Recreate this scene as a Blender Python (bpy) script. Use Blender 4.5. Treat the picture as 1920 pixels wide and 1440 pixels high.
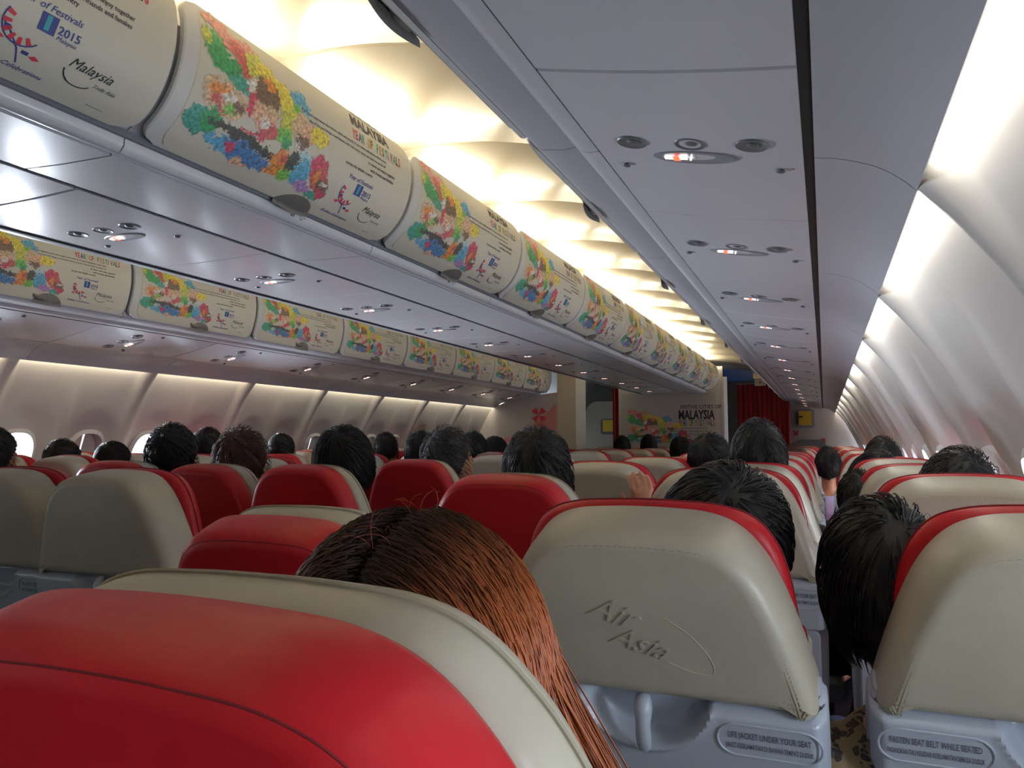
import bpy, math, random
from math import sin, cos, pi, radians, sqrt
from mathutils import Vector, Matrix, noise, Euler

for o in list(bpy.data.objects):
    bpy.data.objects.remove(o)
scene = bpy.context.scene
COL = scene.collection

# ------------------------------------------------------------------ camera
CX, CY, CZ = 2.08, 0.0, 1.25
cam_d = bpy.data.cameras.new('camera'); cam = bpy.data.objects.new('camera', cam_d); COL.objects.link(cam)
cam.location = (CX, CY, CZ)
cam.rotation_euler = (radians(90 + 4.41), 0, radians(22.65))
cam_d.sensor_width = 36; cam_d.lens = 26.25; cam_d.clip_start = 0.02; cam_d.clip_end = 200
scene.camera = cam
# ------------------------------------------------------------------ view
vs = scene.view_settings
vs.view_transform = 'Standard'; vs.look = 'None'; vs.gamma = 1; vs.exposure = 0.0; vs.use_curve_mapping = False
scene.cycles.use_denoising = True
scene.cycles.max_bounces = 6; scene.cycles.diffuse_bounces = 3; scene.cycles.glossy_bounces = 3
scene.cycles.transmission_bounces = 4; scene.cycles.transparent_max_bounces = 6
scene.cycles.sample_clamp_indirect = 4.0
scene.cycles.caustics_reflective = False; scene.cycles.caustics_refractive = False
# ------------------------------------------------------------------ world (hazy daylight outside the cabin)
w = bpy.data.worlds.new('sky'); scene.world = w; w.use_nodes = True
w.node_tree.nodes['Background'].inputs[0].default_value = (0.74, 0.86, 1.0, 1)
w.node_tree.nodes['Background'].inputs[1].default_value = 5.0
# ------------------------------------------------------------------ lamps
def area(name, loc, direction, sx, sy, watts, color, spread=180, yaxis=(0, 1, 0)):
    d = bpy.data.lights.new(name, 'AREA'); d.shape = 'RECTANGLE'; d.size = sx; d.size_y = sy
    d.energy = watts; d.color = color; d.spread = radians(spread)
    o = bpy.data.objects.new(name, d); COL.objects.link(o)
    z = -Vector(direction).normalized(); y = Vector(yaxis); x = y.cross(z).normalized(); y = z.cross(x)
    o.matrix_world = Matrix.Translation(loc) @ Matrix((x, y, z)).transposed().to_4x4()
    return o
WARM = (1.0, 0.86, 0.62); SIDE = (1.0, 0.93, 0.80)
K_SIDE, K_CEIL, K_DAY = 50, 4.3, 10.0
# strip lamps in the coves between the side bins and the side walls
area('cove_lamp_right', (2.272, 6.6, 1.79), (1, 0, -0.35), 0.03, 15.6, K_SIDE, SIDE)
area('cove_lamp_left', (-2.272, 4.6, 1.79), (-1, 0, -0.35), 0.03, 11.2, K_SIDE * 0.65, WARM)
# lamps on top of the centre bins, one under each ceiling panel, washing the aisle ceilings
CS0, CSP = 1.85, 0.80
for k in range(-4, 12):
    area('ceiling_wash_lamp', (0.52, CS0 + CSP * (k + 0.5), 2.365), (0.75, 0, 0.8), 0.04, 0.60, K_CEIL, WARM)
for k in range(0, 11, 2):
    area('ceiling_wash_lamp', (-0.52, CS0 + CSP * (k + 1.0), 2.365), (-0.75, 0, 0.8), 0.04, 1.3, K_CEIL * 1.0, WARM)
# daylight entering at the windows
RJ0, RJP = 1.58, 1.16        # right wall panel joints
LJ0, LJP = 3.87, 0.99        # left wall panel joints
for k in range(-2, 10):
    for s in (-1, 1):
        y = RJ0 + RJP * k + s * 0.29
        if -0.6 < y < 12:
            area('daylight_right', (2.80, y, 1.03), (-1, 0, 0.35), 0.24, 0.36, K_DAY, (0.80, 0.90, 1.0), yaxis=(0, 0, 1))
for y in (2.13, 3.125, 4.115, 4.61):
    area('daylight_left', (-2.80, y, 1.14), (1, 0, 0.16), 0.24, 0.36, K_DAY * 3.2, (0.80, 0.88, 1.0), spread=75, yaxis=(0, 0, 1))

# ================================================================== materials
MATS = {}
def mat(name, color, rough=0.5, bump=0.0, bscale=80, var=0.0, vscale=6, spec=0.5, coat=0.0, metal=0.0, emit=None, estr=0, sheen=0.0):
    if name in MATS: return MATS[name]
    m = bpy.data.materials.new(name); m.use_nodes = True
    nt = m.node_tree; b = nt.nodes['Principled BSDF']
    b.inputs['Base Color'].default_value = (*color, 1); b.inputs['Roughness'].default_value = rough
    b.inputs['Specular IOR Level'].default_value = spec; b.inputs['Coat Weight'].default_value = coat
    b.inputs['Coat Roughness'].default_value = 0.15
    b.inputs['Metallic'].default_value = metal
    if sheen: b.inputs['Sheen Weight'].default_value = sheen
    if emit: b.inputs['Emission Color'].default_value = (*emit, 1); b.inputs['Emission Strength'].default_value = estr
    tc = nt.nodes.new('ShaderNodeTexCoord')
    if var > 0:
        n = nt.nodes.new('ShaderNodeTexNoise'); n.inputs['Scale'].default_value = vscale; n.inputs['Detail'].default_value = 5
        nt.links.new(tc.outputs['Object'], n.inputs['Vector'])
        r = nt.nodes.new('ShaderNodeValToRGB')
        r.color_ramp.elements[0].position = 0.3; r.color_ramp.elements[1].position = 0.7
        r.color_ramp.elements[0].color = (*[max(0, c * (1 - var)) for c in color], 1)
        r.color_ramp.elements[1].color = (*[min(1, c * (1 + var)) for c in color], 1)
        nt.links.new(n.outputs['Fac'], r.inputs['Fac']); nt.links.new(r.outputs['Color'], b.inputs['Base Color'])
    if bump > 0:
        n2 = nt.nodes.new('ShaderNodeTexNoise'); n2.inputs['Scale'].default_value = bscale; n2.inputs['Detail'].default_value = 3
        nt.links.new(tc.outputs['Object'], n2.inputs['Vector'])
        bp = nt.nodes.new('ShaderNodeBump'); bp.inputs['Strength'].default_value = bump; bp.inputs['Distance'].default_value = 0.003
        nt.links.new(n2.outputs['Fac'], bp.inputs['Height']); nt.links.new(bp.outputs['Normal'], b.inputs['Normal'])
    MATS[name] = m
    return m

def leather(name, color, wrinkle=0.5):
    m = mat(name, color, rough=0.42, spec=0.5)
    nt = m.node_tree; b = nt.nodes['Principled BSDF']
    tc = nt.nodes.new('ShaderNodeTexCoord')
    n = nt.nodes.new('ShaderNodeTexNoise'); n.inputs['Scale'].default_value = 7; n.inputs['Detail'].default_value = 6
    n2 = nt.nodes.new('ShaderNodeTexNoise'); n2.inputs['Scale'].default_value = 260
    v = nt.nodes.new('ShaderNodeTexNoise'); v.inputs['Scale'].default_value = 14; v.inputs['Distortion'].default_value = 1.2
    for q in (n, n2, v): nt.links.new(tc.outputs['Object'], q.inputs['Vector'])
    r = nt.nodes.new('ShaderNodeValToRGB'); r.color_ramp.elements[0].position = 0.25; r.color_ramp.elements[1].position = 0.75
    r.color_ramp.elements[0].color = (*[c * 0.84 for c in color], 1); r.color_ramp.elements[1].color = (*[min(1, c * 1.1) for c in color], 1)
    nt.links.new(n.outputs['Fac'], r.inputs['Fac']); nt.links.new(r.outputs['Color'], b.inputs['Base Color'])
    b1 = nt.nodes.new('ShaderNodeBump'); b1.inputs['Strength'].default_value = 0.12; b1.inputs['Distance'].default_value = 0.001
    b2 = nt.nodes.new('ShaderNodeBump'); b2.inputs['Strength'].default_value = wrinkle; b2.inputs['Distance'].default_value = 0.004
    nt.links.new(n2.outputs['Fac'], b1.inputs['Height']); nt.links.new(v.outputs['Fac'], b2.inputs['Height'])
    nt.links.new(b2.outputs['Normal'], b1.inputs['Normal']); nt.links.new(b1.outputs['Normal'], b.inputs['Normal'])
    return m

def vcol(name, rough=0.4, attr='Col', coat=0.0):
    if name in MATS: return MATS[name]
    m = bpy.data.materials.new(name); m.use_nodes = True; nt = m.node_tree; b = nt.nodes['Principled BSDF']
    a = nt.nodes.new('ShaderNodeAttribute'); a.attribute_name = attr
    nt.links.new(a.outputs['Color'], b.inputs['Base Color']); b.inputs['Roughness'].default_value = rough
    MATS[name] = m; return m

M_DOOR = mat('bin_door_laminate', (0.68, 0.65, 0.56), 0.38, spec=0.4)
M_DOORG = mat('bin_door_border', (0.66, 0.66, 0.66), 0.35)
M_BIN = mat('bin_plastic', (0.47, 0.49, 0.54), 0.30, coat=0.3, bump=0.05, bscale=12)
M_RAIL = mat('bin_rail', (0.62, 0.64, 0.69), 0.28, coat=0.5)
M_CHAN = mat('channel_grey', (0.20, 0.21, 0.24), 0.5)
M_PSU = mat('service_panel', (0.60, 0.61, 0.66), 0.26, coat=0.35, bump=0.06, bscale=5)
M_DARK = mat('dark_gap', (0.015, 0.015, 0.02), 0.6)
M_DKGREY = mat('dark_grey_plastic', (0.13, 0.14, 0.16), 0.4)
M_GREYO = mat('grey_lens', (0.16, 0.17, 0.18), 0.3)
M_CEIL = mat('ceiling_panel', (0.66, 0.60, 0.46), 0.35, coat=0.2, bump=0.04, bscale=4)
M_SEAM = mat('seam_shadow_gap', (0.25, 0.23, 0.17), 0.7)
M_WALL = mat('side_wall_panel', (0.55, 0.54, 0.52), 0.38, coat=0.1, var=0.03, vscale=3)
M_FLOOR = mat('floor_carpet', (0.03, 0.035, 0.05), 0.95, bump=0.6, bscale=300, var=0.3, vscale=150)
M_BEIGE = leather('beige_leather', (0.43, 0.395, 0.315), 0.35)
M_RED = leather('red_leather', (0.47, 0.012, 0.020), 0.30); M_RED.node_tree.nodes['Principled BSDF'].inputs['Specular IOR Level'].default_value = 0.3
M_SHELL = mat('seat_plastic', (0.40, 0.44, 0.52), 0.33, coat=0.15, bump=0.05, bscale=30)
M_INK = mat('print_ink', (0.03, 0.03, 0.05), 0.6)
M_GOLDINK = mat('print_grey', (0.25, 0.23, 0.19), 0.6)
M_CARD = mat('card_cream', (0.78, 0.76, 0.64), 0.4)
M_METAL = mat('brushed_metal', (0.6, 0.6, 0.62), 0.25, metal=1.0)
M_BLACKM = mat('black_metal', (0.03, 0.03, 0.035), 0.35)
M_STITCHB = mat('beige_thread', (0.30, 0.27, 0.20), 0.8)
M_STITCHR = mat('dark_red_thread', (0.16, 0.006, 0.01), 0.8)
M_CURT = mat('red_curtain', (0.36, 0.008, 0.012), 0.85, bump=0.4, bscale=200, sheen=0.3)
M_WHITE = mat('white_panel', (0.66, 0.65, 0.64), 0.4)
M_BLUEI = mat('ink_blue', (0.05, 0.07, 0.30), 0.5)
M_REDI = mat('ink_red', (0.70, 0.06, 0.09), 0.5)
M_GRNI = mat('ink_green', (0.05, 0.42, 0.25), 0.5)
M_ORI = mat('ink_orange', (0.75, 0.35, 0.05), 0.5)
M_TEALI = mat('ink_teal', (0.05, 0.40, 0.48), 0.5)
M_YEL = mat('yellow_placard', (0.75, 0.55, 0.05), 0.5)
M_BLUE = mat('blue_panel', (0.01, 0.13, 0.55), 0.35)
M_SKIN = mat('skin', (0.45, 0.21, 0.12), 0.5, var=0.08, vscale=25)
M_LITW = mat('lit_symbol_white', (0.8, 0.8, 0.8), 0.5, emit=(1, 0.97, 0.92), estr=3.5)
M_LITR = mat('lit_symbol_red', (0.7, 0.05, 0.03), 0.5, emit=(1, 0.08, 0.03), estr=3)
M_ART = vcol('printed_artwork', 0.4)

# ================================================================== helpers
class MB:
    """mesh builder: many shapes, one object"""
    def __init__(self): self.v = []; self.f = []; self.m = []; self.cur = 0; self.c = None
    def add(self, vs, fs, mi=None):
        o = len(self.v); self.v += [tuple(p) for p in vs]; self.f += [[i + o for i in f] for f in fs]
        self.m += [self.cur if mi is None else mi] * len(fs)
        return self
    def box(self, a, b, mi=None):
        (x0, y0, z0), (x1, y1, z1) = a, b
        v = [(x0, y0, z0), (x1, y0, z0), (x1, y1, z0), (x0, y1, z0), (x0, y0, z1), (x1, y0, z1), (x1, y1, z1), (x0, y1, z1)]
        return self.add(v, [[3, 2, 1, 0], [4, 5, 6, 7], [0, 1, 5, 4], [1, 2, 6, 5], [2, 3, 7, 6], [3, 0, 4, 7]], mi)
    def rings(self, rings, closed=True, cap0=True, cap1=True, mi=None):
        n = len(rings[0]); vs = [p for r in rings for p in r]; fs = []
        for i in range(len(rings) - 1):
            for j in range(n if closed else n - 1):
                k = (j + 1) % n
                fs.append([i * n + j, i * n + k, (i + 1) * n + k, (i + 1) * n + j])
        if cap0: fs.append(list(range(n))[::-1])
        if cap1: fs.append([(len(rings) - 1) * n + j for j in range(n)])
        return self.add(vs, fs, mi)
    def tube(self, pts, r, seg=8, closed=False, mi=None):
        pts = [Vector(p) for p in pts]; n = len(pts)
        rr = r if isinstance(r, (list, tuple)) else [r] * n
        R = []; ref = None
        for i in range(n):
            a = pts[(i - 1) % n] if (closed or i > 0) else pts[i]
            b = pts[(i + 1) % n] if (closed or i < n - 1) else pts[i]
            t = (b - a); t = t.normalized() if t.length > 1e-9 else Vector((0, 0, 1))
            if ref is None: ref = Vector((0, 0, 1)) if abs(t.z) < 0.9 else Vector((1, 0, 0))
            x = ref - t * ref.dot(t)
            if x.length < 1e-6: x = t.orthogonal()
            x.normalize(); y = t.cross(x); ref = x
            R.append([pts[i] + x * (rr[i] * cos(2 * pi * k / seg)) + y * (rr[i] * sin(2 * pi * k / seg)) for k in range(seg)])
        if closed: R.append(R[0])
        return self.rings(R, cap0=not closed, cap1=not closed, mi=mi)
    def ball(self, c, r, u=16, v=10, mi=None):
        rx, ry, rz = r if isinstance(r, (list, tuple)) else (r, r, r)
        R = []
        for i in range(v + 1):
            a = pi * (0.001 + 0.998 * i / v)
            R.append([(c[0] + rx * sin(a) * cos(2 * pi * k / u), c[1] + ry * sin(a) * sin(2 * pi * k / u), c[2] - rz * cos(a)) for k in range(u)])
        return self.rings(R, mi=mi)
    def mapped(self, other, fn, mi=None):
        vs, fs = other
        return self.add([fn(*p) for p in vs], fs, mi)
    def build(self, name, mats, parent=None, smooth=True, ang=40, data_only=False):
        me = bpy.data.meshes.new(name); me.from_pydata(self.v, [], self.f)
        mats = mats if isinstance(mats, (list, tuple)) else [mats]
        for m in mats: me.materials.append(m)
        if len(mats) > 1: me.polygons.foreach_set('material_index', self.m)
        if self.c:
            ca = me.color_attributes.new('Col', 'FLOAT_COLOR', 'POINT')
            ca.data.foreach_set('color', [x for c in self.c for x in (*c, 1.0)])
        me.validate(); me.update()
        if smooth:
            me.polygons.foreach_set('use_smooth', [True] * len(me.polygons))
            try: me.set_sharp_from_angle(angle=radians(ang))
            except Exception: pass
        if data_only: return me
        return link(name, me, parent)

def link(name, data, parent=None, loc=None):
    o = bpy.data.objects.new(name, data); COL.objects.link(o)
    if parent: o.parent = parent
    if loc: o.location = loc
    return o
def tag(o, label, cat, group=None):
    o['label'] = label; o['category'] = cat
    if group: o['group'] = group
    return o
def thing(name, label, cat, loc=(0, 0, 0), group=None):
    return tag(link(name, None, loc=loc), label, cat, group)
def struct(o, label=None):
    o['kind'] = 'structure'
    if label: o['label'] = label
    return o
KIDS = {}
def kids(o): return [c for c in bpy.data.objects if c.parent == o]
def copy_tree(o, parent=None):
    c = o.copy(); COL.objects.link(c)
    if parent: c.parent = parent
    for ch in KIDS.setdefault(o.name, None) or KIDS.__setitem__(o.name, kids(o)) or KIDS[o.name]:
        copy_tree(ch, c)
    return c

def interp(tab, x):
    tab = sorted(tab)
    if x <= tab[0][0]: return tab[0][1]
    for (a, fa), (b, fb) in zip(tab, tab[1:]):
        if x <= b: return fa + (fb - fa) * (x - a) / (b - a)
    return tab[-1][1]

def smooth_curve(pts, n=6):
    """Catmull-Rom through 2-D points"""
    P = [Vector(p) for p in pts]; out = []
    for i in range(len(P) - 1):
        p0 = P[max(i - 1, 0)]; p1 = P[i]; p2 = P[i + 1]; p3 = P[min(i + 2, len(P) - 1)]
        for k in range(n):
            t = k / n
            out.append(0.5 * ((2 * p1) + (p2 - p0) * t + (2 * p0 - 5 * p1 + 4 * p2 - p3) * t * t + (3 * p1 - p0 - 3 * p2 + p3) * t ** 3))
    out.append(P[-1])
    return out

TXT = {}
def text_flat(s, size=1.0, bold=0.0, shear=0.0, xs=1.0, align='LEFT'):
    key = (s, size, bold, shear, xs, align)
    if key in TXT: return TXT[key]
    c = bpy.data.curves.new('t', 'FONT'); c.body = s; c.size = size; c.offset = bold * size; c.shear = shear
    c.align_x = align; c.resolution_u = 2
    o = bpy.data.objects.new('t', c); COL.objects.link(o)
    dg = bpy.context.evaluated_depsgraph_get(); me = bpy.data.meshes.new_from_object(o.evaluated_get(dg))
    vs = [(v.co.x * xs, v.co.y, 0) for v in me.vertices]; fs = [list(p.vertices) for p in me.polygons]
    bpy.data.objects.remove(o); bpy.data.curves.remove(c); bpy.data.meshes.remove(me)
    TXT[key] = (vs, fs)
    return TXT[key]

def pix(px, py, Y):
    """point of the cabin seen at a pixel of the photo, on the plane y = Y"""
    th = radians(22.65); p = radians(4.41); f = 1400.0
    a, b = (px - 960) / f, (720 - py) / f
    r = Vector((cos(th), sin(th), 0)); fw = Vector((-sin(th) * cos(p), cos(th) * cos(p), sin(p))); up = r.cross(fw)
    d = fw + r * a + up * b
    t = Y / d.y
    return Vector((CX + d.x * t, Y, CZ + d.z * t))

ORD = ['first', 'second', 'third', 'fourth', 'fifth', 'sixth', 'seventh', 'eighth', 'ninth', 'tenth', 'eleventh', 'twelfth', 'thirteenth', 'fourteenth', 'fifteenth', 'sixteenth', 'seventeenth', 'eighteenth', 'nineteenth', 'twentieth']

# ================================================================== cabin shell
Y0, Y1 = -1.6, 15.2
b = MB().box((-2.75, Y0, -0.05), (2.75, Y1, 0.0))
struct(b.build('floor', M_FLOOR), 'dark carpeted cabin floor')

W_PROF = [(0.0, 2.50), (0.4, 2.64), (0.8, 2.69), (1.0, 2.668), (1.16, 2.622), (1.30, 2.562), (1.43, 2.497), (1.56, 2.43), (1.66, 2.377), (1.73, 2.338), (1.80, 2.305), (1.90, 2.25), (1.98, 2.19)]
R_AMP = [(0.0, 0.0), (0.8, 0.006), (1.16, 0.015), (1.30, 0.022), (1.43, 0.026), (1.56, 0.036), (1.66, 0.056), (1.73, 0.080), (1.80, 0.085), (1.98, 0.085)]
WIN_Z, WIN_H, WIN_W = 1.14, 0.185, 0.125
def side_wall(name, sgn, j0, jp, ya, yb, label, WIN_Z=1.14):
    nz = 96; zs = [1.98 * i / nz for i in range(nz + 1)]
    ys = []; k0 = math.floor((ya - j0) / jp); y = ya
    n = int((yb - ya) / 0.02)
    ys = [ya + (yb - ya) * i / n for i in range(n + 1)]
    vs = []
    for y in ys:
        ph = ((y - j0) / jp) % 1.0; dj = min(ph, 1 - ph) * jp; dm = abs(ph - 0.5) * jp
        for z in zs:
            amp = interp(R_AMP, z)
            wj = 0.050 + 0.02 * max(0, (1.5 - z))
            rj = 1 / (1 + math.exp((dj - wj) / 0.010))
            # shallow valley-and-rib between the two windows of a panel, fading out near the top
            fade = max(0, min(1, (1.62 - z) / 0.16)) * max(0, min(1, (z - 0.2) / 0.4))
            rm = math.exp(-(dm / 0.035) ** 2) * 0.018 * fade
            dw = min(abs(ph - 0.25), abs(ph - 0.75)) * jp
            e = sqrt((dw / 0.20) ** 2 + ((z - WIN_Z) / 0.29) ** 2)
            dish = -0.020 * max(0, min(1, (1.15 - e) / 0.3))
            x = interp(W_PROF, z) - amp * rj - rm - dish
            vs.append((sgn * x, y, z))
    fs = []; m = nz + 1
    for i in range(n):
        yc = (ys[i] + ys[i + 1]) / 2; ph = ((yc - j0) / jp) % 1.0; dw = min(abs(ph - 0.25), abs(ph - 0.75)) * jp
        for j in range(nz):
            zc = (zs[j] + zs[j + 1]) / 2
            if (abs(dw) / WIN_W) ** 2.6 + (abs(zc - WIN_Z) / WIN_H) ** 2.6 < 1: continue
            q = [i * m + j, (i + 1) * m + j, (i + 1) * m + j + 1, i * m + j + 1]
            fs.append(q if sgn > 0 else q[::-1])
    mb = MB(); mb.add(vs, fs)
    struct(mb.build(name, M_WALL, ang=60), label)
side_wall('wall_right', 1, RJ0, RJP, Y0, 14.2, 'ribbed pale side wall on the right', 1.04)
side_wall('wall_left', -1, LJ0, LJP, Y0, 14.2, 'ribbed pale side wall on the left')

def sup(n, w, h, e=2.6):
    out = []
    for i in range(n):
        a = 2 * pi * i / n; c, s = cos(a), sin(a)
        out.append((w * math.copysign(abs(c) ** (2 / e), c), h * math.copysign(abs(s) ** (2 / e), s)))
    return out
M_GLASS = mat('window_glass', (1, 1, 1), 0.05)
def _glass(nt):
    out = nt.nodes['Material Output']; tr = nt.nodes.new('ShaderNodeBsdfTransparent'); gl = nt.nodes.new('ShaderNodeBsdfGlossy')
    gl.inputs['Roughness'].default_value = 0.03; mx = nt.nodes.new('ShaderNodeMixShader'); mx.inputs[0].default_value = 0.06
    nt.links.new(tr.outputs[0], mx.inputs[1]); nt.links.new(gl.outputs[0], mx.inputs[2]); nt.links.new(mx.outputs[0], out.inputs['Surface'])
_glass(M_GLASS.node_tree)
M_SHADE = mat('window_shade', (0.66, 0.65, 0.62), 0.5)
M_WFRAME = mat('window_frame', (0.55, 0.55, 0.56), 0.35)
frame_me = None
def window_meshes(sgn):
    lean = math.atan2(interp(W_PROF, 1.0) - interp(W_PROF, 1.3), 0.3)
    o1, o2, o3, o4 = sup(40, WIN_W + 0.022, WIN_H + 0.022), sup(40, WIN_W - 0.002, WIN_H - 0.002), sup(40, WIN_W - 0.018, WIN_H - 0.018), sup(40, WIN_W - 0.02, WIN_H - 0.02)
    f = MB(); f.rings([[(x, y, z) for y, z in o] for o, x in ((o1, -0.010), (o2, -0.022), (o3, 0.02), (o4, 0.07), (o1, 0.07))] + [[(-0.010, y, z) for y, z in o1]], cap0=False, cap1=False)
    g = MB(); g.rings([[(0.055, y, z) for y, z in o4], [(0.059, y, z) for y, z in o4]])
    def shade(fr):
        s = MB(); zt = WIN_H; zb = WIN_H - 2 * WIN_H * fr
        pts = [p for p in sup(80, WIN_W - 0.012, WIN_H - 0.012) if p[1] >= zb + 0.001]
        pts.sort(key=lambda p: math.atan2(p[1] - zb + 0.001, p[0]))
        s.rings([[(0.030, y, z) for y, z in pts], [(0.036, y, z) for y, z in pts]])
        s.box((0.022, -0.06, zb), (0.044, 0.06, zb + 0.014))
        return s
    out = [f.build('window_frame', M_WFRAME, data_only=True), g.build('window_pane', M_GLASS, data_only=True)]
    return out, shade, lean
(WF, WG), SHADE, WLEAN = window_meshes(1)
SH = {fr: SHADE(fr).build('window_shade', M_SHADE, data_only=True) for fr in (0.35, 0.6, 0.98)}
wn = 0
def window(sgn, y, fr):
    global wn; wn += 1
    wz = 1.04 if sgn > 0 else WIN_Z
    e = link('window_%d' % wn, None, loc=(sgn * (interp(W_PROF, wz) + 0.012), y, wz))
    e.rotation_euler = (0, -WLEAN if sgn > 0 else WLEAN, 0 if sgn > 0 else pi)
    if sgn < 0: e.rotation_euler = (0, WLEAN, 0); e.scale = (-1, 1, 1)
    struct(e, 'oval cabin window in the %s wall' % ('right' if sgn > 0 else 'left'))
    link('window_frame', WF, e); link('window_pane', WG, e)
    if fr: link('window_shade', SH[fr], e)
for k in range(-2, 11):
    for s in (0.25, 0.75):
        y = RJ0 + RJP * (k + s)
        if y < 13.8: window(1, y, 0.35 if k % 2 else None)
LSH = {3.125: None, 3.62: 0.98, 4.115: None, 4.61: None, 5.105: 0.6, 5.6: 0.35, 2.13: None}
for k in range(-3, 8):
    for s in (0.25, 0.75):
        y = LJ0 + LJP * (k + s)
        fr = 0.98
        for yy, v in LSH.items():
            if abs(yy - y) < 0.1: fr = v
        if y < 11.5: window(-1, y, fr)

# ------- aisle ceilings (one panel every 0.8 m, with seams)
def ceil_prof(sgn):
    p = smooth_curve([(0.30, 2.40), (0.42, 2.46), (0.62, 2.47), (0.85, 2.45), (1.08, 2.40), (1.25, 2.34), (1.37, 2.28), (1.43, 2.23)], 5)
    return [(sgn * a.x, a.y) for a in p]
def ceiling_aisle(sgn):
    prof = ceil_prof(sgn); mb = MB()
    edges = [Y0] + [CS0 + CSP * k for k in range(-4, 16) if Y0 < CS0 + CSP * k < 13.0] + [13.6]
    for a, c in zip(edges, edges[1:]):
        R = []
        for y, dz in ((a + 0.001, 0.012), (a + 0.004, 0.003), (a + 0.012, 0), (c - 0.012, 0), (c - 0.004, 0.003), (c - 0.001, 0.012)):
            R.append([(x, y, z + dz) for x, z in prof])
        mb.rings(R, closed=False, cap0=False, cap1=False, mi=0)
    mb.rings([[(x, y, z + 0.011) for x, z in prof] for y in (Y0, 13.6)], closed=False, cap0=False, cap1=False, mi=1)
    return mb
mb = ceiling_aisle(1); struct(mb.build('ceiling', [M_CEIL, M_SEAM], ang=50), 'cream curved ceiling panels above the right aisle')
mb = ceiling_aisle(-1); struct(mb.build('ceiling_left', [M_CEIL, M_SEAM], ang=50), 'cream curved ceiling panels above the left aisle')
# outer hull keeps the sky out
hull = [(2.78, -0.06), (2.95, 0.8), (2.85, 1.55), (2.55, 2.1), (1.6, 2.6), (0, 2.75), (-1.6, 2.6), (-2.55, 2.1), (-2.85, 1.55), (-2.95, 0.8), (-2.78, -0.06)]
mb = MB()
rt = [(x, z) for x, z in hull if z > 1.5]
mb.rings([[(x, y, z) for x, z in rt] for y in (Y0, Y1)], closed=False, cap0=False, cap1=False)
lo = 0.88
for s in (1, -1):
    mb.rings([[(s * 2.78, y, -0.06), (s * 2.93, y, 0.55)] for y in (Y0, Y1)], closed=False, cap0=False, cap1=False)
    for z0, z1 in ((0.55, 0.90), (1.36, 1.6)):
        mb.rings([[(s * 2.93, y, z0), (s * 2.90, y, z1)] for y in (Y0, Y1)], closed=False, cap0=False, cap1=False)
mb.add([(-3, Y0, -.1), (3, Y0, -.1), (3, Y0, 2.8), (-3, Y0, 2.8)], [[0, 1, 2, 3]])
mb.add([(-3, Y1, -.1), (3, Y1, -.1), (3, Y1, 2.8), (-3, Y1, 2.8)], [[0, 1, 2, 3]])
struct(mb.build('wall_hull', M_WHITE, smooth=False), 'outer hull behind the cabin lining')

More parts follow.
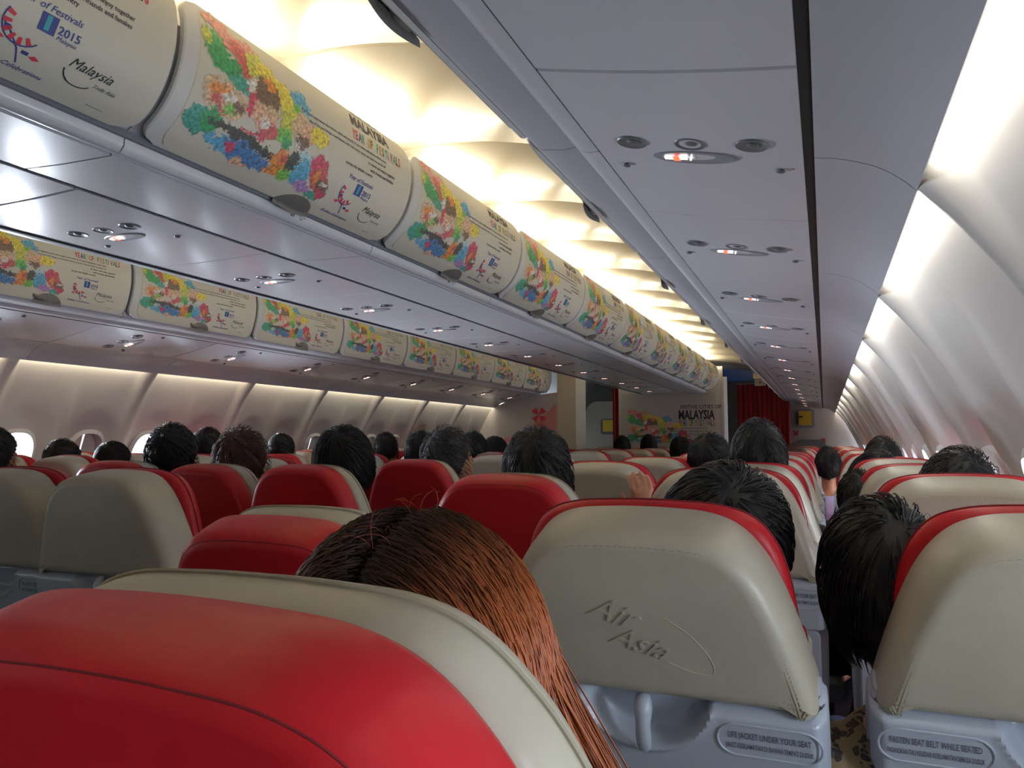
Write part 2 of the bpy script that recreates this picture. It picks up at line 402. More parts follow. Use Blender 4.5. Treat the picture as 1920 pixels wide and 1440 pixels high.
# ================================================================== overhead bins
# ---------- door print: artwork and lettering in door coordinates (u along the bin, v up the door, metres)
DL, DV = 1.10, 0.44
def door_art():
    rnd = random.Random(5)
    C = dict(red=(.62, .10, .10), salmon=(.72, .28, .24), green=(.03, .38, .12), teal=(.05, .38, .30), yel=(.85, .70, .08), yg=(.60, .62, .08), tan=(.72, .50, .30),
             brown=(.20, .12, .07), peach=(.80, .45, .30), blue=(.06, .22, .50), sky=(.10, .42, .65), lb=(.45, .66, .72), orange=(.82, .28, .05), pink=(.65, .05, .12), dk=(.05, .06, .05), ltg=(.20, .55, .08), white=(.8, .76, .7), purple=(.45, .25, .55))
    S = [  # u, v, ru, rv, angle, colour
        (.08, .93, .05, .05, 0, 'salmon'), (.12, .86, .05, .09, .5, 'salmon'), (.16, .78, .035, .11, .5, 'red'), (.19, .88, .04, .05, 0, 'salmon'),
        (.07, .76, .035, .10, .2, 'green'), (.11, .68, .05, .07, 0, 'green'), (.16, .62, .04, .05, 0, 'teal'), (.045, .80, .02, .05, 0, 'yg'),
        (.21, .80, .035, .09, 0, 'yg'), (.25, .78, .04, .07, 0, 'yel'), (.31, .72, .045, .08, .2, 'yel'), (.35, .66, .035, .08, 0, 'yel'),
        (.12, .48, .075, .11, .25, 'tan'), (.10, .52, .03, .05, 0, 'orange'), (.14, .50, .03, .035, 0, 'white'), (.10, .45, .02, .03, 0, 'red'), (.15, .44, .02, .03, 0, 'ltg'), (.12, .41, .02, .02, 0, 'red'), (.17, .47, .018, .03, 0, 'brown'),
        (.21, .58, .025, .12, 0, 'pink'), (.20, .66, .02, .05, 0, 'white'), (.24, .66, .03, .10, 0, 'brown'), (.28, .64, .03, .09, 0, 'brown'), (.26, .72, .02, .04, 0, 'orange'),
        (.26, .50, .045, .09, .2, 'peach'), (.28, .56, .03, .04, 0, 'tan'), (.29, .44, .045, .05, 0, 'red'), (.27, .47, .02, .03, 0, 'white'),
        (.345, .56, .03, .09, 0, 'yg'), (.345, .46, .03, .07, 0, 'ltg'), (.36, .42, .02, .05, 0, 'green'),
        (.38, .76, .035, .05, 0, 'sky'), (.41, .70, .02, .06, 0, 'sky'), (.37, .68, .02, .04, 0, 'ltg'),
        (.40, .58, .035, .10, 0, 'tan'), (.44, .57, .03, .08, 0, 'peach'), (.42, .48, .03, .05, 0, 'brown'), (.40, .46, .012, .025, 0, 'white'), (.485, .58, .04, .07, 0, 'yel'),
        (.08, .30, .05, .09, 0, 'teal'), (.11, .33, .04, .07, 0, 'green'), (.19, .33, .09, .035, .15, 'dk'), (.28, .30, .09, .035, .1, 'dk'), (.24, .38, .05, .02, .1, 'pink'),
        (.18, .22, .07, .06, 0, 'sky'), (.27, .21, .08, .06, 0, 'blue'), (.22, .26, .05, .03, 0, 'blue'), (.20, .24, .018, .035, 0, 'pink'), (.25, .16, .03, .03, 0, 'peach'),
        (.37, .30, .035, .08, 0, 'orange'), (.37, .21, .04, .04, 0, 'orange'), (.37, .31, .015, .03, 0, 'red'), (.41, .34, .022, .08, 0, 'dk'), (.41, .22, .03, .05, 0, 'ltg'),
        (.455, .40, .03, .05, 0, 'lb'), (.46, .28, .035, .10, 0, 'sky'), (.49, .20, .035, .05, 0, 'purple'),
        (.515, .38, .04, .09, .3, 'pink'), (.54, .30, .04, .09, .3, 'red'), (.525, .32, .015, .05, 0, 'orange'), (.565, .26, .03, .07, .3, 'brown'), (.565, .29, .012, .02, 0, 'white'), (.575, .20, .03, .04, 0, 'pink'), (.545, .17, .03, .035, 0, 'teal')]
    nu, nv = 190, 120; U0, U1 = 0.02, 0.64; jit = [(rnd.gauss(0, 1), rnd.gauss(0, 1)) for _ in range(997)]
    grid = {}
    cols = {}
    for i in range(nu + 1):
        for j in range(nv + 1):
            u = U0 + (U1 - U0) * i / nu; v = 0.08 + 0.92 * j / nv
            nz1 = noise.noise(Vector((u * 34, v * 14, 1))) * 0.5 + noise.noise(Vector((u * 90, v * 40, 7))) * 0.35
            nz2 = noise.noise(Vector((u * 34, v * 14, 9))) * 0.5 + noise.noise(Vector((u * 90, v * 40, 17))) * 0.35
            best = None
            for k, (a, c, ru, rv, an, col) in enumerate(S):
                jt = jit[(i * 7 + j * 13 + k * 3) % 997]; du, dv = (u - a) + nz1 * 0.022 + jt[0] * 0.0022, (v - c) + nz2 * 0.07 + jt[1] * 0.007
                du2 = du + an * dv * 0.35
                e = (du2 / ru) ** 2 + (dv / rv) ** 2
                if e < 1: best = col
            if best:
                base = C[best]; s = 0.90 + 0.75 * noise.noise(Vector((u * 120, v * 50, 3)))
                cols[(i, j)] = tuple(min(1, max(0, x * s + 0.06)) for x in base)
    idx = {}; vs = []; cc = []; fs = []
    def vid(i, j):
        if (i, j) not in idx:
            idx[(i, j)] = len(vs); vs.append(((U0 + (U1 - U0) * i / nu) * DL, (0.08 + 0.92 * j / nv) * DV, 0))
            cc.append(cols.get((i, j), (.7, .66, .5)))
        return idx[(i, j)]
    for i in range(nu):
        for j in range(nv):
            q = [(i, j), (i + 1, j), (i + 1, j + 1), (i, j + 1)]
            if sum(p in cols for p in q) >= 3: fs.append([vid(*p) for p in q])
    return vs, fs, cc
ART = door_art()
def place(txt, u, v): return ([(p[0] + u, p[1] + v, 0) for p in txt[0]], txt[1])
def quad(u0, v0, u1, v1, n=1): return ([(u0, v0, 0), (u1, v0, 0), (u1, v1, 0), (u0, v1, 0)], [[0, 1, 2, 3]])
def stroke(pts, w):
    vs = []; fs = []
    for i, (x, y) in enumerate(pts):
        a = pts[max(i - 1, 0)]; c = pts[min(i + 1, len(pts) - 1)]
        t = Vector((c[0] - a[0], c[1] - a[1])).normalized() * (w / 2)
        vs += [(x - t.y, y + t.x, 0), (x + t.y, y - t.x, 0)]
        if i: fs.append([2 * i - 2, 2 * i - 1, 2 * i + 1, 2 * i])
    return vs, fs
def subdivide_flat(mesh2d, step=0.03):
    return mesh2d
# lettering: list of (flat mesh, material index) in door metres; right end of the door
INKS = [M_INK, M_REDI, M_BLUEI, M_GRNI, M_ORI, M_TEALI, M_GOLDINK]
def lettering():
    L = []
    L.append((place(text_flat('FESTIVE CITIES OF', 0.020, 0.01), 0.72, 0.425), 0))
    L.append((place(text_flat('MALAYSIA', 0.056, 0.035, xs=0.92), 0.70, 0.375), 0))
    x = 0.70
    for ch, mi in zip('YEAR OF FESTIVALS', [1, 1, 2, 3, 0, 4, 6, 0, 3, 4, 6, 3, 5, 1, 3, 0, 1]):
        L.append((place(text_flat(ch, 0.046, 0.02, xs=0.55), x, 0.325), mi)); x += 0.0185
    T = ['Come and experience the colours, sights and sounds of our many celebrations, where every', 'day of the year brings a new festival with food, music, dance and open houses for all',
         'to share and enjoy together', 'with friends and families', 'across the whole country']
    for k, (t, u, v) in enumerate(((T[0], 0.43, 0.305), (T[1], 0.47, 0.286), (T[2], 0.80, 0.266), (T[3], 0.82, 0.246), (T[4], 0.68, 0.228))):
        L.append((place(text_flat(t, 0.0155 if k > 1 else 0.0128, 0.008), u, v), 0))
    return L
def logo():
    L = []
    L.append((place(text_flat('Year of Festivals', 0.022, 0.005, 0.3), 0.715, 0.190), 2))
    L.append((quad(0.775, 0.145, 0.812, 0.185), 2)); L.append((quad(0.787, 0.150, 0.798, 0.182), 5))
    L.append((place(text_flat('2015', 0.026, 0.02), 0.816, 0.155), 2))
    L.append((place(text_flat('Malaysia', 0.014, 0, 0.2), 0.818, 0.142), 2))
    bowl = [(0.755 + 0.045 * cos(a), 0.140 + 0.045 * sin(a)) for a in [pi * 0.85 + pi * 0.95 * i / 12 for i in range(13)]]
    for i in range(11):
        if i % 2 == 0: L.append((([(bowl[i][0], bowl[i][1], 0), (bowl[i + 1][0], bowl[i + 1][1], 0), (bowl[i + 1][0] * .6 + .755 * .4, bowl[i + 1][1] * .6 + .140 * .4, 0), (bowl[i][0] * .6 + .755 * .4, bowl[i][1] * .6 + .140 * .4, 0)], [[0, 1, 2, 3]]), 1))
    L.append((stroke(bowl, 0.003), 2))
    L.append((stroke([(0.712, 0.132), (0.735, 0.115), (0.76, 0.088), (0.775, 0.058)], 0.0035), 2))
    for a, c in ((0.718, 0.098), (0.800, 0.082)):
        L.append((([(a - .012, c, 0), (a, c - .006, 0), (a + .012, c, 0), (a, c + .006, 0)], [[0, 1, 2, 3]]), 1))
    L.append((quad(0.718, 0.118, 0.730, 0.128), 2)); L.append((quad(0.772, 0.082, 0.786, 0.090), 2))
    L.append((place(text_flat('Endless Celebrations', 0.017, 0.004, 0.3), 0.695, 0.042), 2))
    cut = len(L)
    L.append((place(text_flat('Malaysia', 0.034, 0.0, 0.45, xs=0.95), 0.865, 0.105), 0))
    L.append((stroke([(0.875 + 0.040 * cos(a) + 0.028, 0.098 + 0.032 * sin(a)) for a in [pi * 1.02 + pi * 0.75 * i / 12 for i in range(13)]], 0.003), 0))
    L.append((place(text_flat('Truly Asia', 0.014, 0, 0.3), 0.938, 0.082), 0))
    L.append((quad(0.955, 0.034, 1.0, 0.0355), 0))
    return L[:cut], L[cut:]
LETT = lettering(); LOGO, SCRIPT = logo()

def make_door(prof, sgn, length, full=True):
    """prof: list of (x, z) bottom->top on the +x facing side; returns dict of mesh datas in bin-local coordinates (y from 0 to length)"""
    P = smooth_curve(prof, 8)
    S = [0.0]
    for a, c in zip(P, P[1:]): S.append(S[-1] + (c - a).length)
    tot = S[-1]
    def at(s, eps=0.0):
        s = max(0, min(tot, s)); i = 0
        while i < len(S) - 2 and S[i + 1] < s: i += 1
        t = (s - S[i]) / (S[i + 1] - S[i]); p = P[i].lerp(P[i + 1], t)
        d = (P[i + 1] - P[i]).normalized(); n = Vector((d.y, -d.x))
        return p + n * eps
    g = 0.010; rc = 0.035
    def slab(y0, y1, s0, s1, thick, rcx):
        mb = MB(); ns = 26; R = []
        ends = []
        for i in range(ns + 1):
            s = s0 + (s1 - s0) * i / ns
            e = min(s - s0, s1 - s); ins = 0
            if e < rcx: ins = rcx - sqrt(max(0, rcx ** 2 - (rcx - e) ** 2))
            a = at(s, thick); bq = at(s, thick - 0.004); cq = at(s, -0.004)
            row = []
            for (yy, p) in ((y0 + ins, cq), (y0 + ins, bq), (y0 + ins + 0.004, a), (y1 - ins - 0.004, a), (y1 - ins, bq), (y1 - ins, cq)):
                row.append((sgn * p.x, yy if sgn > 0 else length - yy, p.y))
            R.append(row)
        mb.rings(R, closed=False, cap0=True, cap1=True)
        return mb
    out = {}
    out['door'] = slab(g, length - g, 0.0, tot, 0.012, 0.05).build('door', M_DOORG, data_only=True)
    out['panel'] = slab(g + 0.045, length - g - 0.004, 0.004, tot - 0.004, 0.0145, 0.06).build('door_panel', M_DOOR, data_only=True)
    scl = (tot / DV)
    def fn(u, v, _):
        p = at(v * scl, 0.0158); yy = g + 0.02 + u / DL * (length - 2 * g - 0.02)
        return (sgn * p.x, yy if sgn > 0 else length - yy, p.y)
    mb = MB(); mb.mapped((ART[0], ART[1]), fn); mb.c = ART[2]
    out['art'] = mb.build('artwork', M_ART, smooth=True, data_only=True)
    mb = MB()
    for (m2, mi) in LETT: mb.mapped(m2, fn, mi)
    out['lett'] = mb.build('lettering', INKS, smooth=False, data_only=True)
    mb = MB()
    for (m2, mi) in LOGO: mb.mapped(m2, fn, mi)
    out['logo'] = mb.build('festival_logo', INKS, smooth=False, data_only=True)
    mb = MB()
    for (m2, mi) in SCRIPT: mb.mapped(m2, fn, mi)
    out['script'] = mb.build('malaysia_script', INKS, smooth=False, data_only=True)
    # half-oval handle at the foot of the door
    mb = MB(); R = []
    for k in range(9):
        e = k / 8; row = []
        for i in range(17):
            a = pi * i / 16
            u = 0.53 * DL + 0.088 * cos(a) * (1 - e); v = -0.012 + 0.072 * sin(a) * (1 - e)
            p = at(max(0, v * scl), 0.016 + 0.012 * sin(e * pi / 2)); yy = g + 0.02 + u / DL * (length - 2 * g - 0.02)
            row.append((sgn * p.x, yy if sgn > 0 else length - yy, p.y + (v if v < 0 else 0)))
        R.append(row)
    mb.rings(R, closed=False, cap0=False, cap1=False)
    out['handle'] = mb.build('handle', M_HANDLE, data_only=True)
    return out
M_HANDLE = mat('door_handle', (0.17, 0.165, 0.16), 0.35)

def prism(mb, prof, y0, y1, mi=None, close=True):
    mb.rings([[(x, y, z) for x, z in prof] for y in (y0, y1)], closed=close, cap0=close, cap1=close, mi=mi)

DOOR_C = [(0.520, 2.015), (0.580, 2.045), (0.632, 2.105), (0.662, 2.185), (0.665, 2.27), (0.640, 2.345)]
DOOR_S = [(1.472, 1.945), (1.452, 1.985), (1.430, 2.05), (1.418, 2.12), (1.420, 2.19), (1.44, 2.27)]
# ---------- centre bins
BC0, BCP = 1.29, 1.10
dcr = make_door(DOOR_C, 1, BCP); dcl = make_door(DOOR_C, -1, BCP)
def centre_bin_meshes(L):
    d = {}
    mb = MB()
    P = [(0.470, 1.972), (0.490, 1.990), (0.497, 2.012), (0.51, 2.020), (0.57, 2.05), (0.615, 2.11), (0.645, 2.19), (0.645, 2.27), (0.60, 2.34), (0.40, 2.345)]
    P = P + [(-x, z) for x, z in reversed(P)] + [(-0.40, 1.975), (-0.20, 1.985), (0.14, 1.985), (0.40, 1.978)]
    prism(mb, P, 0.002, L - 0.002); d['housing'] = mb.build('bin_housing', M_BIN, ang=25, data_only=True)
    for s, nm in ((1, 'r'), (-1, 'l')):
        mb = MB()
        Q = [(s * 0.478, 1.962), (s * 0.490, 1.966), (s * 0.502, 1.980), (s * 0.504, 2.000), (s * 0.496, 2.004), (s * 0.47, 1.985), (s * 0.455, 1.968)]
        prism(mb, Q, 0.0, L - 0.004); d['rail' + nm] = mb.build('lip_rail', M_RAIL, ang=50, data_only=True)
        mb = MB(); mb.box((min(s * 0.496, s * 0.515), 0, 1.998), (max(s * 0.496, s * 0.515), L, 2.016))
        d['chan' + nm] = mb.build('door_channel', M_CHAN, smooth=False, data_only=True)
        mb = MB(); Q = [(s * 0.14 + (0 if s > 0 else -.25), 1.979), (s * 0.455, 1.962)]
        Q = Q + [(x, z + 0.004) for x, z in reversed(Q)]
    mb = MB(); Q = [(0.140, 1.974), (0.28, 1.966), (0.455, 1.962), (0.455, 1.969), (0.28, 1.974), (0.14, 1.981)]
    prism(mb, Q, 0.003, L - 0.003); d['soffit'] = mb.build('underside_panel', M_BIN, ang=50, data_only=True)
    mb = MB(); mb.box((0.128, 0, 1.976), (0.140, L, 1.984)); d['gap'] = mb.build('shadow_gap', M_DARK, smooth=False, data_only=True)
    mb = MB(); mb.box((-0.458, 0, 1.964), (-0.445, L, 1.975)); d['gap2'] = mb.build('shadow_gap', M_DARK, smooth=False, data_only=True)
    return d
cm = centre_bin_meshes(BCP)
def small_print(side, L, texts):
    pass
NUM = 29
def rail_text(s, size): return text_flat(s, size, 0.01)
for k in range(-2, 9):
    y0 = BC0 + BCP * k
    n = k + 3
    t = thing('overhead_bin', 'cream centre overhead bin with colourful festival print, %s from the near end' % ORD[n - 1], 'overhead bin', (0, y0, 0), 'overhead bins along the centre')
    link('bin_housing', cm['housing'], t)
    for q in ('railr', 'raill'): link('lip_rail', cm[q], t)
    for q in ('chanr', 'chanl'): link('door_channel', cm[q], t)
    link('underside_panel', cm['soffit'], t); link('shadow_gap', cm['gap'], t); link('shadow_gap', cm['gap2'], t)
    for D in (dcr, dcl):
        d = link('door', D['door'], t)
        link('door_panel', D['panel'], d); link('artwork', D['art'], d)
        link('lettering', D['lett'], d); link('festival_logo', D['logo'], d); link('malaysia_script', D['script'], d)
        link('handle', D['handle'], d)['label'] = 'grey half-oval door handle'
    # row number on the rail
    mb = MB(); num = str(NUM - k)
    def rf(u, v, _): return (0.5035 + 0.0015 + (0.0 if v > 0.010 else 0.0), 0.62 + u, 1.9805 + v)
    mb.mapped(text_flat(num, 0.022, 0.01), rf); mb.mapped(place(text_flat('ABC  DEF', 0.008, 0.005), 0.045, 0.007), rf); mb.mapped(place(text_flat('GHK', 0.008, 0.005), 0.045, -0.001), rf)
    mb.build('row_number', M_INK, t, smooth=False)

# ---------- side bins
def side_bin_meshes(s, L):
    d = {}
    mb = MB()
    P = [(1.60, 1.925), (1.545, 1.922), (1.492, 1.930), (1.476, 1.940), (1.480, 1.965), (1.458, 2.02), (1.435, 2.10), (1.435, 2.19), (1.45, 2.27), (1.9, 2.33), (2.22, 1.95), (2.10, 1.90), (1.64, 1.925)]
    prism(mb, [(s * x, z) for x, z in P], 0.002, L - 0.002); d['housing'] = mb.build('bin_housing', M_BIN, ang=25, data_only=True)
    mb = MB(); Q = [(1.640, 1.905), (1.605, 1.905), (1.590, 1.910), (1.572, 1.925), (1.568, 1.940), (1.60, 1.935), (1.64, 1.915)]
    prism(mb, [(s * x, z) for x, z in Q], 0.0, L - 0.003); d['rail'] = mb.build('lip_rail', M_RAIL, ang=50, data_only=True)
    # outer lower cover, from the service panels down to the lit cove
    mb = MB(); Q = smooth_curve([(2.078, 1.823), (2.13, 1.812), (2.19, 1.788), (2.235, 1.755), (2.258, 1.730)], 5)
    Q = [(p.x, p.y) for p in Q]; back = [(2.262, 1.735), (2.258, 1.80), (2.24, 1.86), (2.20, 1.95), (2.08, 1.95)]
    prism(mb, [(s * x, z) for x, z in Q + back], 0.002, L - 0.002); d['cover'] = mb.build('outer_cover', M_BIN, ang=50, data_only=True)
    mb = MB(); mb.box((min(s * 2.058, s * 2.078), 0, 1.828), (max(s * 2.058, s * 2.078), L, 1.87)); d['gap'] = mb.build('shadow_gap', M_DARK, smooth=False, data_only=True)
    mb = MB(); mb.box((min(s * 1.628, s * 1.642), 0, 1.905), (max(s * 1.628, s * 1.642), L, 1.93)); d['gap2'] = mb.build('shadow_gap', M_DARK, smooth=False, data_only=True)
    return d
RB0, RBP, LB0, LBP = 0.48, 1.115, 2.94, 0.98
dsr = make_door(DOOR_S_ := [(x, z) for x, z in DOOR_S], -1, RBP) if False else None
def mirror_door(prof, sgn, L):
    # side-bin doors face the aisle: mirror the profile about x = 1.47 so that the helper sees a +x-facing door
    P = [(-x, z) for x, z in prof]
    return make_door(P, sgn, L)
drd = mirror_door(DOOR_S, 1, RBP)      # profile in -x ... placed at +x by flipping below
dld = drd
def latch_mesh(s):
    mb = MB(); mb.tube([(s * 1.455, -0.045, 1.975), (s * 1.447, -0.03, 1.958), (s * 1.445, 0.03, 1.958), (s * 1.455, 0.045, 1.975)], 0.009, 8)
    mb.ball((s * 1.448, 0, 1.952), (0.012, 0.03, 0.012)); return mb.build('door_latch', M_HANDLE, data_only=True)
def side_bins(s, b0, bp, k0, k1, doors, side):
    sm_ = MB(); sm_.box((-2.0575, bp * 0.12, 1.822), (-2.070, bp * 0.80, 1.840)); strip = sm_.build('light_leak_strip', M_CEIL, smooth=False, data_only=True)  # pale box imitating the light that leaks through the left bin gap
    m = side_bin_meshes(s, bp); lm = latch_mesh(s)
    for n, k in enumerate(range(k0, k1)):
        lab = ('grey overhead bin above the right window seats, %s from the near end' if s > 0 else 'cream overhead bin with festival print above left window seats, %s from near end') % ORD[n]
        t = thing('overhead_bin', lab, 'overhead bin', (0, b0 + bp * k, 0), 'overhead bins above the %s window seats' % side)
        link('bin_housing', m['housing'], t); link('lip_rail', m['rail'], t); link('outer_cover', m['cover'], t)
        link('shadow_gap', m['gap'], t); link('shadow_gap', m['gap2'], t)
        d = link('door', doors['door'], t)
        link('door_panel', doors['panel'], d); link('artwork', doors['art'], d); link('lettering', doors['lett'], d); link('festival_logo', doors['logo'], d); link('malaysia_script', doors['script'], d)
        link('handle', doors['handle'], d)
        l = link('door_latch', lm, t); l.location = (0, bp * 0.5, 0)
        if s < 0: link('light_leak_strip', strip, t)['label'] = 'cream strip standing in for light leaking through the gap'
dL = make_door([(-x, z) for x, z in DOOR_S], 1, LBP)     # faces +x, at negative x
dR = make_door([(-x, z) for x, z in DOOR_S], -1, RBP)    # mirrored, faces -x
side_bins(1, RB0, RBP, -1, 12, dR, 'right')
side_bins(-1, LB0, LBP, -3, 7, dL, 'left')

# ---------- passenger service units (reading lights, lit no-smoking sign)
def disc_mesh(rx, ry, z0, z1, n=28, rim=0.0):
    mb = MB()
    R = [[(rx * f * cos(2 * pi * i / n), ry * f * sin(2 * pi * i / n), z) for i in range(n)] for f, z in ((1, z1), (1, z0), (0.93, z0 - 0.0025), (0.80, z0 - 0.001), (0.4, z0 + 0.001))]
    mb.rings(R, cap0=False); return mb
PSU_LEN_R, PSU_LEN_C = 0.87, 0.79
def psu_meshes(width, L):
    d = {}
    mb = MB(); h = width / 2; n = 10; R = []
    for y, dz in ((0.002, 0.004), (0.006, 0.0), (L - 0.006, 0.0), (L - 0.002, 0.004)):
        R.append([(-h + width * i / n, y, dz - 0.006 * (1 - (2 * i / n - 1) ** 2)) for i in range(n + 1)])
    mb.rings(R, closed=False, cap0=False, cap1=False)
    mb.add([(-h, 0.002, .006), (h, 0.002, .006), (h, L - .002, .006), (-h, L - .002, .006)], [[0, 1, 2, 3]])
    d['panel'] = mb.build('panel', M_PSU, data_only=True)
    lm = disc_mesh(0.033, 0.033, -0.0055, 0.004)
    lm.ball((0.003, -0.003, -0.006), (0.013, 0.013, 0.004), 12, 6)
    d['light'] = lm.build('reading_light', M_GREYO, data_only=True)
    d['sign'] = disc_mesh(0.092, 0.036, -0.0065, 0.004, 40).build('sign_lens', mat('sign_grey', (0.27, 0.28, 0.30), 0.35), data_only=True)
    mb = MB(); mb.box((-0.066, -0.008, -0.010), (-0.046, 0.008, -0.0092)); mb.box((-0.034, -0.008, -0.010), (-0.018, 0.008, -0.0092))
    mb.add([(-0.014, .010, -.010), (-0.010, -.006, -.010), (-0.006, -.006, -.010), (-0.010, .012, -.010)], [[0, 1, 2, 3]])
    d['sym'] = mb.build('lit_cigarette_symbol', M_LITW, smooth=False, data_only=True)
    mb = MB(); mb.box((-0.047, -0.012, -0.0115), (-0.033, 0.012, -0.0105)); d['symr'] = mb.build('lit_prohibition_mark', M_LITR, smooth=False, data_only=True)
    mb = MB(); mb.ball((0, 0, -0.006), (0.010, 0.010, 0.004), 12, 6); d['stud'] = mb.build('vent_stud', M_DKGREY, data_only=True)
    return d
def psu_row(name_side, m, xc, zc, tilt, y0, L, k0, k1, sy, offs, label, xo=0.0, studs=0.17):
    for n, k in enumerate(range(k0, k1)):
        t = thing('passenger_service_unit', label % ORD[n], 'ceiling light panel', (xc, y0 + L * k, zc), 'overhead service units, ' + name_side)
        t.rotation_euler = (0, tilt, 0)
        link('panel', m['panel'], t)
        for i in range(3): link('reading_light', m['light'], t, (xo + (i - 1) * 0.122, sy - offs, 0))
        sgn = link('sign_lens', m['sign'], t, (xo, sy, 0))
        link('lit_cigarette_symbol', m['sym'], sgn)['label'] = 'glowing white cigarette symbol'
        link('lit_prohibition_mark', m['symr'], sgn)['label'] = 'glowing red prohibition mark'
        for sx in (-studs, studs): link('vent_stud', m['stud'], t, (xo + sx, sy + 0.07, 0))
wr = 0.432
mr = psu_meshes(wr, PSU_LEN_R)
tilt = math.atan2(0.08, 0.427)
psu_row('right', mr, 1.845, 1.862, tilt, 1.185, PSU_LEN_R, -2, 15, 0.40, 0.075, 'light grey service panel with lit sign over right seats, %s from near end')
psu_row('left', mr, -1.845, 1.862, -tilt, 1.185, PSU_LEN_R, -1, 10, 0.40, 0.075, 'light grey service panel with lit sign over left seats, %s from near end')
mc = psu_meshes(0.572, PSU_LEN_C)
psu_row('centre', mc, -0.158, 1.970, 0.0, 1.845 - 0.40, PSU_LEN_C, -1, 12, 0.40, 0.085, 'grey service panel with lit sign under centre bins, %s from near end')

# ================================================================== seats
def outline(hb, wb, ht, grow=0.0, top=0.75, n=1):
    """closed outline (x, z): tapered headrest with rounded shoulders; hb bottom z, wb half width there"""
    half = [(wb, hb), (0.214 + grow, 0.515), (0.200 + grow, 0.57), (0.181 + grow, 0.635), (0.158 + grow, 0.69), (0.128 + grow, 0.728 + grow * 0.7), (0.09, 0.746 + grow), (0.04, 0.751 + grow), (0, 0.752 + grow)]
    half = [h for h in half if h[1] > hb - 1e-6 or h[1] == hb]
    P = smooth_curve(half, 5)
    r = [(p.x, p.y) for p in P]; l = [(-x, z) for x, z in reversed(r[:-1])]
    nb = 10
    bot = [(-wb + 2 * wb * i / nb, hb) for i in range(1, nb)]
    return r + l + bot
def inset(pts, d):
    n = len(pts); out = []
    for i in range(n):
        a, c, b_ = Vector(pts[i - 1]), Vector(pts[i]), Vector(pts[(i + 1) % n])
        t1 = (c - a).normalized(); t2 = (b_ - c).normalized(); nn = (Vector((-t1.y, t1.x)) + Vector((-t2.y, t2.x)))
        nn = nn.normalized() if nn.length > 1e-6 else Vector((-t1.y, t1.x))
        out.append((c.x + nn.x * d, c.y + nn.y * d))
    return out
def slab(mb, pts, steps, capA, capB, mi=None):
    """steps: (y, inset); capA / capB: list of (scale, y) closing the ends"""
    cx = 0.0; cz = sum(p[1] for p in pts) / len(pts)
    R = [[(x, y, z) for x, z in inset(pts, d)] for y, d in steps]
    def scaled(ring, s, y): return [(cx + (p[0] - cx) * s, y, cz + (p[2] - cz) * s) for p in ring]
    R = [scaled(R[0], s, y) for s, y in reversed(capA)] + R + [scaled(R[-1], s, y) for s, y in capB]
    mb.rings(R, mi=mi)
    return mb
OUT_BACK = outline(0.499, 0.216, 0)
OUT_FRONT = outline(0.02, 0.216, 0, grow=-0.001)
OUT_FRONT = [(x, z - 0.012 * max(0, min(1, (z - 0.6) / 0.1))) for x, z in OUT_FRONT]
_h = [(0.206, 0.02), (0.204, 0.50), (0.193, 0.57), (0.185, 0.635), (0.170, 0.690), (0.143, 0.728), (0.10, 0.745), (0.04, 0.750), (0, 0.751)]
_p = [(p.x, p.y) for p in smooth_curve(_h, 5)]
OUT_FRONT_RED = _p + [(-x, z) for x, z in reversed(_p[:-1])] + [(-0.206 + 0.412 * i / 10, 0.02) for i in range(1, 10)]
def rear_y(x, z):
    return -0.0445
S = {}
for nm, m, dp in (('beige', M_BEIGE, 0.060), ('red', M_RED, 0.030)):
    mb = slab(MB(), OUT_BACK, [(dp, 0.006), (dp - 0.010, 0.0), (0.0, 0.0), (-0.018, 0.0012), (-0.031, 0.004), (-0.040, 0.010), (-0.0445, 0.019)], [(0.8, dp + 0.002), (0.3, dp + 0.002), (0.01, dp + 0.002)], [(0.94, -0.0462), (0.86, -0.0475), (0.7, -0.0490), (0.45, -0.0502), (0.2, -0.0506), (0.004, -0.0506)])
    mb.v = [(x, (-0.0446 - 0.0065 * max(0, 1 - (x / 0.2) ** 2) * max(0, 1 - ((z - 0.62) / 0.125) ** 2)) if y < -0.0444 else y, z) for x, y, z in mb.v]
    S['back_' + nm] = mb.build('back_cover', m, ang=70, data_only=True)
for nm, m in (('beige', M_BEIGE), ('red', M_RED)):
    fo, f0 = (OUT_FRONT, 0.032) if nm == 'beige' else (OUT_FRONT_RED, 0.055)
    mb = slab(MB(), fo, [(f0, 0.014), (f0 + 0.006, 0.004), (f0 + 0.016, 0.0), (0.085, 0.002), (0.102, 0.010), (0.114, 0.026)], [(0.8, f0), (0.3, f0), (0.01, f0)], [(0.9, 0.121), (0.7, 0.124), (0.4, 0.122), (0.15, 0.120), (0.004, 0.120)])
    S['front_' + nm] = mb.build('front_cushion', m, ang=70, data_only=True)
    mm = MB()
    # seat cushion
    sec = []
    for y, zi, dx in ((0.0, 0.0, 0.02), (0.02, 0.02, 0.004), (0.10, 0.03, 0), (0.30, 0.035, 0), (0.42, 0.035, 0), (0.465, 0.02, 0.006), (0.48, -0.03, 0.02)):
        h = 0.222 - dx; zt = 0.445 + zi; zb = 0.34
        sec.append([(-h, y, zb), (h, y, zb), (h, y, zt - 0.03), (h - 0.012, y, zt - 0.008), (h - 0.04, y, zt), (0, y, zt - 0.006), (-h + 0.04, y, zt), (-h + 0.012, y, zt - 0.008), (-h, y, zt - 0.03)])
    mm.rings(sec); S['seat_' + nm] = mm.build('seat_cushion', m, ang=50, data_only=True)
